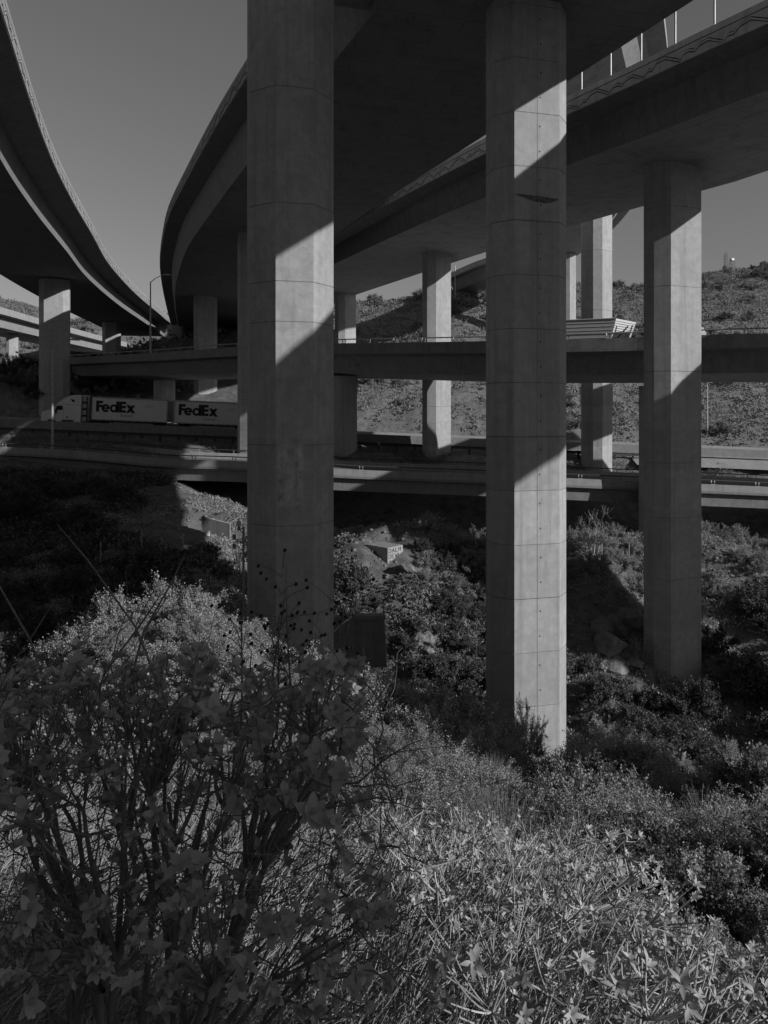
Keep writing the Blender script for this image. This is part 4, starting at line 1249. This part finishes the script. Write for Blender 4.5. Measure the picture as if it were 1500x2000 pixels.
ORD = ['first', 'second', 'third', 'fourth', 'fifth', 'sixth', 'seventh', 'eighth', 'ninth', 'tenth', 'eleventh', 'twelfth']
short = {
 'pale bush on the bank under the low ramp at right': 'pale bush under the low ramp',
 'dense dark bush on the ravine side right of the right edge column': 'dense bush right of the edge column',
 'bush on the lit bank behind the painted concrete footing': 'bush behind the painted footing',
 'sunlit bush on the left bank beside the nearest great column': 'sunlit bush on the left bank',
 'dark shaded bush on the far left bank below the low ramp': 'dark bush on far left bank',
 'bush at the rim of the ravine between the two nearest columns': 'bush on the ravine rim',
 'dark bush clinging to the bank below the painted footing': 'dark bush below painted footing',
 'dark bush in the bottom of the ravine between the nearest columns': 'dark bush in ravine bottom',
 'bush in the ravine between the two right hand columns': 'bush between the right hand columns',
 'fine leaved bush on the near slope behind the broad leaved shrub': 'bush behind the broad leaved shrub',
 'fine leaved bush on the near slope at the foot of the tie hole column': 'slope bush near the middle column',
 'dark leaved bush among the scrub at right': 'dark leaved bush at right',
 'wispy broom like tuft on the near slope': 'wispy tuft on near slope',
 'low fine leaved bush between the foreground shrubs and the ravine rim': 'low bush before the rim',
 'dry grass tuft on the near slope': 'dry grass tuft',
 'small dark bush among the pale foreground shrubs at right': 'small dark bush among pale shrubs',
 'small fine leaved bush in the lower right foreground': 'small pale foreground bush',
}
# hill scrub, far
def zone(nm, protos, n, xr, yr, sr, label, group, cat='bush', zs=(.7, 1.1), cond=None, seed=0, dz=0.0):
    r_ = random.Random(seed); k = 0; tries = 0; pts = []; made = []
    while k < n and tries < n * 30:
        tries += 1
        x = r_.uniform(*xr); y = r_.uniform(*yr); s_ = r_.uniform(*sr) * r_.uniform(.8, 1.2)
        if not free(x, y, s_): continue
        if abs(x) > y * .62 + 4: continue
        if 15 < y < 32.5 and .178 < x / y < .25 + .3 / y: continue
        if cond and not cond(x, y): continue
        if any(math.hypot(x - a, y - c_) < (s_ + d_) * .42 for a, c_, d_ in pts): continue
        pts.append((x, y, s_))
        made.append(SCT.put(protos, r_.randrange(9), nm, x, y, s_, r_.uniform(*zs), r_.uniform(0, 6.28), label, cat, group, dz))
        k += 1
    if yr[0] < 60:
        made.sort(key=lambda o: o.location.y)
        nr = max(1, round(len(made) / 7)); per = math.ceil(len(made) / nr)
        for r0 in range(0, len(made), per):
            row = sorted(made[r0:r0 + per], key=lambda o: o.location.x / o.location.y)
            for q, o in enumerate(row):
                o['label'] = short.get(label, label) + ', %s from the left in its %s row' % (ORD[q], ORD[r0 // per] if nr > 1 else 'only')
zone('scrub_bush', far_s, 170, (20, 130), (101, 244), (1.2, 2.6), 'low grey bush scattered on the sunlit scrub hill at right', 'low bushes scattered on the sunlit hill at right', seed=1)
zone('scrub_bush', far_s, 90, (-16, 30), (101, 186), (1.0, 2.2), 'low bush on the hillside seen between the two great columns', 'low bushes on the hillside between the great columns', seed=2)
zone('hill_bush', far_s, 60, (-130, -60), (190, 300), (2.0, 4.5), 'bush on the far hill behind the distant left ramp', 'bushes on the far left hill', seed=3)
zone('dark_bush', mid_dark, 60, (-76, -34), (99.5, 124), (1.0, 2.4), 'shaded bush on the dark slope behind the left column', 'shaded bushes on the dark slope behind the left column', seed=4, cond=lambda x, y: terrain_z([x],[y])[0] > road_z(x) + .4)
# thick small ground cover on the hill: too many and too far to count
def cover(name, n, xr, yr, size, mat, seed, cond=None, hgt=1.0, per=9, ratio=.35):
    rg = np.random.default_rng(seed)
    x = rg.uniform(*xr, n); y = rg.uniform(*yr, n)
    keep = np.abs(x) < y * .62 + 4
    keep &= vnoise(x * .22, y * .22, seed) + vnoise(x * .7, y * .7, seed + 1) * .7 > (-.4 if yr[0] > 90 else -.18)
    if cond is not None: keep &= cond(x, y)
    x, y = x[keep], y[keep]; n = len(x)
    z = terrain_z(x, y)
    c = np.c_[x, y, z]
    s = size * rg.uniform(.5, 1.3, n)
    P = c[:, None, :] + rg.normal(size=(n, per, 3)) * np.array([.5, .5, .25]) * s[:, None, None] + np.array([0, 0, .25]) * s[:, None, None] * hgt
    D = rg.normal(size=(n, per, 3)) + np.array([0, 0, .8])
    V, F = leaves_np(P.reshape(-1, 3), D.reshape(-1, 3), np.repeat(s * .55, per) * rg.uniform(.6, 1.3, n * per), np.repeat(s * .55 * ratio, per), rg)
    o = obj(name, mesh_np(name, V, F, mat))
    return tag(o, kind='stuff')
def not_bare(x, y):
    k = np.ones(len(x), bool)
    for a, b_, r_ in ((0.4, 47.6, 3.2), (-1.2, 49.3, 2.6), (-17.5, 57, 2.6), (-13, 52, 1.8), (14, 45, 2.6)):
        k &= (x - a) ** 2 + (y - b_) ** 2 > r_ * r_ * (.8 + .5 * vnoise(x * 1.3, y * 1.3, 77))
    return k
tag(cover('hillside_scrub_cover', 46000, (-20, 150), (99.5, 250), .6, M['far'], 31, cond=lambda x, y: terrain_z(x, y) > -2.35 - .041 * (x + 31.5) + .05), 'low dry scrub covering the sunlit hillside beyond the motorway', 'scrub')
tag(cover('left_hillside_cover', 9000, (-170, -30), (101, 320), 1.5, M['far'], 32), 'scrub covering the slopes at the far left', 'scrub')
tag(cover('verge_grass', 9000, (-45, 46), (70.6, 74.8), .42, M['straw'], 33, hgt=.8, ratio=.10, per=12), 'dry weeds growing on the verge around the far columns', 'grass')
tag(cover('ravine_cover', 46000, (-36, 40), (26, 60), .24, M['scrub'], 34, per=8, ratio=.3, cond=not_bare), 'low weeds and litter covering the ravine banks', 'ground cover')

def stones(name, n, xr, yr, size, mat, seed, cond=None):
    g3 = np.random.default_rng(seed)
    x = g3.uniform(*xr, n); y = g3.uniform(*yr, n)
    if cond is not None:
        k = cond(x, y); x, y = x[k], y[k]; n = len(x)
    z = terrain_z(x, y); s = size * g3.uniform(.3, 1, n) ** 2.2 + .02
    base = np.array([[-1, -1, -.6], [1, -1, -.6], [1, 1, -.6], [-1, 1, -.6], [-.7, -.6, .7], [.6, -.7, .6], [.7, .6, .5], [-.5, .7, .8]])
    V = np.c_[x, y, z][:, None] + base[None] * s[:, None, None] * g3.uniform(.55, 1.2, (n, 8, 3))
    q = np.array([[3, 2, 1, 0], [4, 5, 6, 7], [0, 1, 5, 4], [1, 2, 6, 5], [2, 3, 7, 6], [3, 0, 4, 7]])
    F = (np.arange(n)[:, None, None] * 8 + q[None]).reshape(-1, 4)
    return tag(obj(name, mesh_np(name, V.reshape(-1, 3), F, mat)), kind='stuff')
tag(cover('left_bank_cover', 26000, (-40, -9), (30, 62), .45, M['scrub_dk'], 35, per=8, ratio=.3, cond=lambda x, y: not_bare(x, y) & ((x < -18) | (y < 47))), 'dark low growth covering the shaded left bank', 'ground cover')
tag(cover('gully_cover', 9000, (-4, 10), (35, 50), .32, M['scrub_dk'], 36, per=9, ratio=.3, cond=lambda x, y: ~(((x - .5) ** 2 + (y - 48) ** 2) < 9)), 'dark low growth on the gully sides', 'ground cover')  # dark leaf colour stands in for shade on the gully sides
tag(stones('loose_stones', 5000, (-22, 30), (28, 57), .16, M['rock'], 61), 'loose stones and clods on the ravine banks', 'stones')
# ravine bushes
zone('bank_bush', mid_fine, 64, (8, 34), (48, 57.5), (.8, 1.6), 'pale bush on the bank under the low ramp at right', 'pale bushes on the bank under the low ramp', seed=5)
zone('ravine_bush', mid_dark, 26, (19.5, 33), (34, 48), (1.0, 2.2), 'dense dark bush on the ravine side right of the right edge column', 'dense dark bushes right of the right edge column', seed=6)
zone('bank_bush', mid_fine, 30, (2.2, 10.5), (45, 56), (.7, 1.4), 'bush on the lit bank behind the painted concrete footing', 'bushes behind the painted concrete footing', seed=7)
zone('left_bush', mid_fine, 50, (-11.5, -4.4), (22, 31), (.6, 1.5), 'sunlit bush on the left bank beside the nearest great column', 'sunlit bushes on the left bank', seed=8, cond=lambda x, y: not (x > -9 and y > 40))
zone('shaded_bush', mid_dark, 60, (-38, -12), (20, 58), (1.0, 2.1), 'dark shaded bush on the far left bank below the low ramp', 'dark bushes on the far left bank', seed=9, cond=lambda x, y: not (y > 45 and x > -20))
zone('rim_bush', mid_fine, 34, (-2.5, 4.5), (23, 30), (.7, 1.5), 'bush at the rim of the ravine between the two nearest columns', 'bushes at the ravine rim between the nearest columns', seed=10)
zone('gully_bank_bush', mid_dark, 64, (-2.5, 8.8), (39, 49), (.55, 1.05), 'dark bush clinging to the bank below the painted footing', 'dark bushes below the painted footing', seed=72, cond=lambda x, y: y < 44.6 or x > 2.4)  # dark leaves added to paint in the bank's shade
zone('gully_bush', mid_dark, 44, (-3.5, 6), (30, 45), (.8, 1.7), 'dark bush in the bottom of the ravine between the nearest columns', 'dark bushes in the ravine bottom', seed=71, cond=lambda x, y: not (-1.5 < x < 2.5 and y > 41.5))  # dark leaf colour deepens the ravine floor in place of shadow
zone('rim_bush', mid_dark, 26, (9, 17), (28, 42), (.9, 1.6), 'bush in the ravine between the two right hand columns', 'bushes between the two right hand columns', seed=11)
SCT.put(bare, 0, 'bare_bush', 14.6, 50.5, 2.3, 1.1, 0, 'bare grey branching bush standing tall under the low ramp, between the two right columns', 'bush', None)
SCT.put(bare, 1, 'bare_bush', 22.5, 52.5, 1.9, 1.2, 1, 'bare twiggy bush just right of the right edge column under the low ramp', 'bush', None)
SCT.put(bare, 2, 'bare_bush', 15.6, 43.2, 1.5, .9, 2, 'bare twigged bush leaning over the pale rocks', 'bush', None)
# near slope
zone('slope_bush', near_fine, 26, (-9, 3.5), (9, 23), (.7, 1.5), 'fine leaved bush on the near slope behind the broad leaved shrub', 'fine leaved bushes behind the broad leaved shrub', seed=12)
zone('slope_bush', near_fine, 62, (3.5, 14), (8, 29), (.8, 1.6), 'fine leaved bush on the near slope at the foot of the tie hole column', 'fine leaved bushes on the near slope at right', seed=13)
zone('slope_bush', near_dark, 18, (4, 12), (9, 22), (.9, 1.7), 'dark leaved bush among the scrub at right', 'dark leaved bushes among the scrub at right', seed=14)
zone('dark_slope_bush', near_dark, 14, (2.5, 7.5), (5.5, 11), (.6, 1.0), 'small dark bush among the pale foreground shrubs at right', 'small dark bushes among the pale shrubs', seed=91)  # dark leaves stand in for shaded hollows between the shrubs
zone('broom_tuft', broom, 26, (1, 11), (6, 24), (.8, 1.4), 'wispy broom like tuft on the near slope', 'wispy tufts on the near slope', cat='grass tuft', seed=15)
zone('slope_bush', near_fine, 34, (-3.5, 5), (13, 27), (.6, 1.2), 'low fine leaved bush between the foreground shrubs and the ravine rim', 'low bushes before the ravine rim', seed=19)
zone('grass_tuft', tufts, 20, (-5, 3), (6, 24), (.6, 1.2), 'dry grass tuft on the near slope', 'dry grass tufts on the near slope', cat='grass tuft', seed=16)
zone('low_bush', pale_fine, 46, (1.0, 6.5), (3.8, 9.5), (.4, .8), 'small fine leaved bush in the lower right foreground', 'small bushes in the lower right foreground', seed=17)
SCT.put(near_fine, 1, 'young_bush', 5.75, 29.3, 1.0, 2.3, .4, 'tall airy bush in front of the foot of the tie hole column', 'bush', None)
SCT.put(near_dark, 0, 'young_bush', 4.9, 27.6, 1.0, 1.9, 2.4, 'dark upright bush at the left foot of the tie hole column', 'bush', None)
SCT.put(near_dark, 1, 'young_bush', 16.4, 38.5, 2.0, 1.3, 1.4, 'dark bush in front of the foot of the right edge column', 'bush', None)

# ------------------------------------------------------------------ foreground
def rosette_leaves(P, D, nper, L, W, rg, open_=.75, droop=.0, seg=4, fold=.3):
    """curved, slightly folded leaves in rosettes; each leaf 2*seg quads"""
    n = len(P); N = n * nper
    D = unit(D)
    A = unit(np.cross(D, rg.normal(size=(n, 3)))); B_ = np.cross(D, A)
    ang = (np.arange(nper) * 2.4)[None, :] + rg.uniform(0, 6.28, (n, 1)) + rg.normal(0, .12, (n, nper))
    tilt = open_ * (0.35 + .65 * (np.arange(nper) / nper))[None, ::-1] * rg.uniform(.85, 1.15, (n, nper)) * np.pi / 2
    rad_ = A[:, None] * np.cos(ang)[..., None] + B_[:, None] * np.sin(ang)[..., None]
    d = rad_ * np.sin(tilt)[..., None] + D[:, None] * np.cos(tilt)[..., None]
    up = -rad_ * np.cos(tilt)[..., None] + D[:, None] * np.sin(tilt)[..., None]
    s = np.cross(d, up)
    d, up, s = d.reshape(N, 3), up.reshape(N, 3), s.reshape(N, 3)
    P = np.repeat(P, nper, 0)
    L = (np.broadcast_to(L, (n,))[:, None] * rg.uniform(.62, 1.3, (n, 1)) * rg.uniform(.65, 1.15, (n, nper))).reshape(N, 1)
    W = L * W
    dr = rg.uniform(.1, .5, (N, 1)) + droop
    V = []
    for i in range(seg * 2 + 1):
        t = i / (seg * 2); w = W * np.sin(np.pi * min(.985, t * .93 + .05) ** .85) ** .6
        c = P + d * L * t - up * L * dr * t * t
        V += [c - s * w + up * w * fold, c, c + s * w + up * w * fold]
    V = np.stack(V, 1); m = V.shape[1]
    base = np.arange(N)[:, None, None] * m
    q = np.array([[3 * i + k, 3 * i + k + 1, 3 * i + k + 4, 3 * i + k + 3] for i in range(seg * 2) for k in (0, 1)])
    F = (base + q[None]).reshape(-1, 4)
    return V, F, q

def one_leaf(L, W, droop, mat, name='leaf', seg=4, ser=0):
    V = []
    rr = random.Random(ser)
    for i in range(seg * 2 + 1):
        t = i / (seg * 2); w = L * W * math.sin(math.pi * min(.985, t * .93 + .05) ** .85) ** .6 * (1 + .12 * rr.uniform(-1, 1))
        V += [(-w, L * t, w * .22 - L * droop * t * t + .004 * rr.uniform(-1, 1)), (0, L * t, -L * droop * t * t), (w, L * t, w * .22 - L * droop * t * t + .004 * rr.uniform(-1, 1))]
    F = [[3 * i + k, 3 * i + k + 1, 3 * i + k + 4, 3 * i + k + 3] for i in range(seg * 2) for k in (0, 1)]
    return mesh_np(name, np.array(V), np.array(F), mat, smooth=True)

def leafy_shrub(name, label, root, tips, Lr, W, nper, mleaf, mstem, seed, n_obj=300, stem_r=(.02, .006), open_=.8, hubs=7, limb_r=.03, droop=0.0, clump=1, cj=.03):
    """shrub with curved limbs: root -> hub -> tips, a leaf rosette at each tip; the nearest leaves are objects of their own"""
    rg = np.random.default_rng(seed)
    root = np.array(root, float); tips = np.array(tips, float); n = len(tips)
    e = empty(name, tuple(root), 0, label, 'shrub')
    # hubs by simple k-means
    H = tips[rg.choice(n, hubs, replace=False)]
    for _ in range(8):
        a = np.argmin(np.linalg.norm(tips[:, None] - H[None], axis=2), 1)
        for h in range(hubs):
            if (a == h).any(): H[h] = tips[a == h].mean(0)
    hubp = root + (H - root) * rg.uniform(.45, .78, (hubs, 1)) + rg.normal(0, .05, H.shape)
    t = np.linspace(0, 1, 9)[None, :, None]
    midp = root + (hubp - root) * .5 + rg.normal(0, .09, hubp.shape) + np.array([0, 0, -.05])
    PL1 = root * (1 - t) ** 2 + 2 * midp[:, None] * t * (1 - t) + hubp[:, None] * t ** 2 + rg.normal(0, .3, (hubs, 9, 3)) * limb_r * np.sin(np.pi * t)
    v1 = tubes_np(PL1 - root, np.tile(np.linspace(limb_r, limb_r * .6, 9), (hubs, 1)), 7)
    me = mesh_np('limb', v1[0], v1[1], mstem, smooth=True); obj('limb', me, e)
    # secondary: hub -> sub hub -> tips
    sub = 7; SH = []; SHi = []
    for h in range(hubs):
        idx_ = np.where(a == h)[0]
        if len(idx_) == 0: continue
        g_ = tips[rg.choice(idx_, min(sub, len(idx_)), replace=False)]
        for q in g_: SH.append(hubp[h] + (q - hubp[h]) * .55 + rg.normal(0, .03, 3)); SHi.append(h)
    SH = np.array(SH); SHi = np.array(SHi)
    t7 = np.linspace(0, 1, 7)[None, :, None]
    S0 = hubp[SHi][:, None]; md = (hubp[SHi] + SH) / 2 + rg.normal(0, 2.2, SH.shape) * limb_r
    PL2 = S0 * (1 - t7) ** 2 + 2 * md[:, None] * t7 * (1 - t7) + SH[:, None] * t7 ** 2
    r2 = np.tile(np.linspace(limb_r * .6, limb_r * .38, 7), (len(SH), 1))
    ds = np.linalg.norm(tips[:, None] - SH[None], axis=2) + (SHi[None] != a[:, None]) * .5
    si = np.argmin(ds, 1)
    S1 = SH[si][:, None]; md = (SH[si] + tips) / 2 + rg.normal(0, 1.8, tips.shape) * limb_r + np.array([0, 0, -.02])
    PL3 = S1 * (1 - t7) ** 2 + 2 * md[:, None] * t7 * (1 - t7) + tips[:, None] * t7 ** 2
    r3 = np.tile(np.linspace(stem_r[0] * .7, stem_r[1], 7), (n, 1))
    V, F = join(tubes_np(PL2 - root, r2, 6), tubes_np(PL3 - root, r3, 5))
    obj('branches', mesh_np('branches', V, F, mstem, smooth=True), e)
    Dv = unit(PL3[:, -1] - PL3[:, -3]) * .8 + rg.normal(0, .35, tips.shape) + np.array([0, -.25, .35])
    if clump > 1:
        extra = np.repeat(tips, clump - 1, 0); back = np.repeat(unit(PL3[:, -1] - PL3[:, -3]), clump - 1, 0)
        extra = extra - back * rg.uniform(.3, 2.2, (len(extra), 1)) * cj + rg.normal(0, cj * .8, extra.shape)
        Dv = np.concatenate([Dv, np.repeat(Dv, clump - 1, 0) + rg.normal(0, .5, extra.shape)])
        tips = np.concatenate([tips, extra])
    LV, _, q = rosette_leaves(tips - root, Dv, nper, Lr, W, rg, open_, droop)
    # nearest rosettes first
    order = np.argsort(np.repeat(np.linalg.norm(tips, axis=1), nper) , kind='stable')
    nb_ = min(n_obj, len(order))
    if nb_:
        protos = {}
        for oi in order[:nb_]:
            yv = Vector(LV[oi, 4] - LV[oi, 1]).normalized(); xv = Vector(LV[oi, 14] - LV[oi, 12]).normalized()
            zv = xv.cross(yv).normalized(); xv = yv.cross(zv)
            ln = float(np.linalg.norm(LV[oi, -2] - LV[oi, 1]))
            k_ = int(oi) % 6
            if k_ not in protos: protos[k_] = one_leaf(1.0, W * 1.0, .15 + .09 * k_, mleaf, ser=k_)
            o = obj('leaf', protos[k_], e)
            mt = Matrix((xv, yv, zv)).transposed().to_4x4()
            o.matrix_local = Matrix.Translation(Vector(LV[oi, 1])) @ mt @ Matrix.Scale(ln * 1.04, 4)
    rest = order[nb_:]
    if len(rest):
        Vr = LV[rest]; mm = Vr.shape[1]
        Fr = (np.arange(len(rest))[:, None, None] * mm + q[None]).reshape(-1, 4)
        o = obj('foliage', mesh_np('foliage', Vr.reshape(-1, 3), Fr, mleaf, smooth=True), e)
        o['kind'] = 'stuff'
    return e

rg = np.random.default_rng(5)
# broad leaved shrub: tips spread over a dome seen from its shaded side
tips = []
def add_tips(n, xr, zr, yr):
    for _ in range(n):
        y = rg.uniform(*yr); u = rg.uniform(*xr); v = rg.uniform(*zr)
        tips.append((u * y, y, v * y))
add_tips(150, (-.56, -.03), (-.44, -.34), (2.1, 3.1))
add_tips(50, (-.56, .00), (-.54, -.42), (1.9, 2.9))
add_tips(50, (-.56, .03), (-.70, -.52), (1.8, 2.8))
add_tips(54, (-.56, .03), (-.86, -.68), (1.8, 2.6))
BIG = leafy_shrub('broad_leaved_shrub', 'large shaded shrub with broad soft leaves and crooked dark branches filling the lower left', (-.75, 2.35, -2.55), tips, .031, .34, 7, M['bigleaf'], M['bigstem'], 5, 300, (.006, .0018), .9, 16, .016, .12, 4, .04)

# pale lit shrubs, lower right
def pale(name, label, root, n, xr, yr, zoff, seed, L=.055, n_obj=0, nper=11):
    r_ = np.random.default_rng(seed); tp = []
    for _ in range(n):
        x = r_.uniform(*xr); y = r_.uniform(*yr)
        tp.append((x, y, tz(x, y) + r_.uniform(*zoff)))
    return leafy_shrub(name, label, root, tp, L, .18, nper, M['sageleaf'], M['sagestem'], seed, n_obj, (.007, .003), .78, 14, .013)
pale('pale_leaved_shrub', 'pale star leaved sunlit shrub at the bottom right of centre', (.55, 3.2, tz(.55, 3.2)), 420, (.15, 1.9), (2.7, 4.0), (.1, .72), 41, .041, 300)
pale('pale_leaved_shrub', 'sunlit shrub of pale narrow leaves right of the big dark shrub', (.6, 4.7, tz(.6, 4.7)), 520, (.0, 1.9), (3.9, 5.8), (.2, .95), 42, .041, 0)
pale('pale_leaved_shrub', 'pale narrow leaved shrub beyond the others, left of the column foot bush', (.8, 6.6, tz(.8, 6.6)), 420, (-.3, 2.4), (5.6, 8.0), (.2, 1.05), 43, .045, 0)
pale('pale_leaved_shrub', 'small pale shrub in the bottom right corner', (2.3, 4.3, tz(2.3, 4.3)), 140, (1.7, 2.6), (3.4, 4.7), (.1, .6), 44, .042, 0)

# stick litter: dry stems leaning up to the right, and leaf litter, nobody could count
def stick_bed(name, n, xr, yr, L, r_, mat, seed, lean=(.75, .2, .45), zr=(0, .45)):
    g2 = np.random.default_rng(seed)
    x = g2.uniform(*xr, n); y = g2.uniform(*yr, n); z = terrain_z(x, y) + g2.uniform(*zr, n)
    d = unit(np.array(lean)[None] + g2.normal(0, .45, (n, 3)))
    ln = L * g2.uniform(.3, 1.2, n)
    t = np.linspace(0, 1, 4)[None, :, None]
    PL = np.c_[x, y, z][:, None, :] + d[:, None] * ln[:, None, None] * t + g2.normal(0, .02, (n, 4, 3)) * t
    V, F = tubes_np(PL, np.tile(np.linspace(r_, r_ * .5, 4), (n, 1)) * g2.uniform(.5, 1.4, (n, 1)), 4)
    return tag(obj(name, mesh_np(name, V, F, mat)), kind='stuff')
tag(stick_bed('dry_stem_bed', 9000, (-5.5, 1.2), (3.3, 8.5), .45, .0036, M['sagestem'], 51), 'tangle of dry pale stems behind and beneath the foreground shrubs', 'dry stems')
tag(stick_bed('fine_stem_bed', 6000, (-2.2, 1.2), (2.6, 4.2), .4, .003, M['sagestem'], 52, zr=(-.02, .25)), 'finer dry stems lying close to the viewpoint', 'dry stems')
def tangle(e, n, xr, zr, yr, L, r_, mat, seed):
    g2 = np.random.default_rng(seed)
    y = g2.uniform(*yr, n); x = g2.uniform(*xr, n) * y; z = g2.uniform(*zr, n) * y
    d = unit(g2.normal(0, .8, (n, 3)) + np.array([.1, 0, .7]))
    t = np.linspace(0, 1, 6)[None, :, None]
    PL = np.c_[x, y, z][:, None] + d[:, None] * (L * g2.uniform(.4, 1.2, n))[:, None, None] * t + np.cumsum(g2.normal(0, .012, (n, 6, 3)), 1)
    V, F = tubes_np(PL - np.array(e.location)[None, None], np.tile(np.linspace(r_, r_ * .4, 6), (n, 1)) * g2.uniform(.5, 1.5, (n, 1)), 4)
    o = obj('fine_twigs', mesh_np('fine_twigs', V, F, mat), e); o['kind'] = 'stuff'
tangle(BIG, 800, (-.56, .02), (-.80, -.39), (1.9, 2.9), .28, .0022, M['bigstem'], 71)
tag(cover('foreground_leaf_cover', 62000, (-5, 6.5), (2.6, 10), .058, M['sageleaf'], 53, per=7, hgt=2.2, ratio=.3), 'small pale leaves covering the ground in the foreground', 'ground cover')
tag(cover('near_slope_cover', 40000, (-13, 15), (9, 26), .15, M['scrub'], 54, per=8, hgt=1.2, ratio=.28), 'low scrub covering the near slope', 'ground cover')

# dry flower stalks with dark seed heads, in front of the nearest column
sr = random.Random(9)
hb = MB()
for k in range(7):
    a = Vector((sr.uniform(-1, 1), sr.uniform(-1, 1), sr.uniform(-1, 1))).normalized() * .0065
    hb.tube([tuple(-a), tuple(a)], .004, 4)
SEED = hb.mesh('seed_head', M['seed'])
def stalk(x, y, zb, zt, label, nh=14, sp=.16):
    e = empty('seed_stalk', (x, y, zb), 0, label, 'dry stalk')
    b = MB(); h = zt - zb; lx = sr.uniform(-.12, .12)
    b.tube([(0, 0, 0), (lx * .4, .02, h * .4), (lx, 0, h * .75), (lx * 1.2, 0, h)], [.0055, .0045, .003, .002], 5)
    hs = []
    for i in range(nh):
        t = sr.uniform(.45, 1.0); s0 = Vector((lx * t, 0, h * t)); d = Vector((sr.uniform(-1, 1), sr.uniform(-.6, .6), sr.uniform(.2, 1))) * sp * sr.uniform(.4, 1)
        b.tube([tuple(s0), tuple(s0 + d * .5 + Vector((0, 0, .01))), tuple(s0 + d)], [.002, .0015, .001], 4)
        c = s0 + d
        hs.append(c)
    b.build('stem', M['bigstem'], e); 
    for c in hs: obj('seed_head', SEED, e, tuple(c))
for i, (u, yy, vt) in enumerate([(-.165, 2.7, -.22), (-.13, 2.9, -.25), (-.09, 2.75, -.26), (-.20, 2.8, -.29), (-.055, 2.9, -.31), (-.15, 2.6, -.30)]):
    stalk(u * yy, yy, -.46 * yy, vt * yy, 'thin dry stalk with dark round seed heads against the nearest great column')
for o in [o for o in bpy.data.objects if o.name.startswith('seed_stalk')]: o['group'] = 'dry seed stalks before the nearest column'
# bare twigs poking up at far left
for i, (u, yy, v0, v1, dx) in enumerate([(-.30, 3.2, -.42, -.16, -.5), (-.36, 3.0, -.40, -.20, .25), (-.46, 3.1, -.42, -.20, -.35), (-.42, 2.8, -.45, -.26, .3)]):
    b = MB(); h = (v1 - v0) * yy
    b.tube([(0, 0, 0), (dx * .3, 0, h * .45), (dx * .75, .03, h * .8), (dx, 0, h)], [.006, .005, .004, .002], 5)
    b.tube([(dx * .3, 0, h * .45), (dx * .3 + .1, .02, h * .7)], [.003, .0015], 4)
    tag(b.build('bare_twig', M['bigstem'], None, (u * yy, yy, v0 * yy)), 'long bare twig rising above the broad leaved shrub at left', 'twig', 'bare twigs above the broad leaved shrub')
b = MB(); b.tube([(0, 0, 0), (.05, 0, .05), (.13, 0, .085), (.22, 0, .125)], [.005, .005, .004, .002], 6)
tag(b.build('broken_twig', M['white'], None, (-.33, 2.45, -1.17)), 'short twig coloured white as if sunlit, at the foot of the nearest great column', 'twig')  # white colour stands in for sunlight on the twig

for pre, lab in (('seed_stalk', 'thin dry stalk with dark seed heads'), ('bare_twig', 'long bare twig above the broad leaved shrub')):
    for q, o in enumerate(sorted([o for o in bpy.data.objects if o.name.startswith(pre)], key=lambda o: o.location.x / o.location.y)):
        o['label'] = lab + ', ' + ORD[q] + ' from the left'
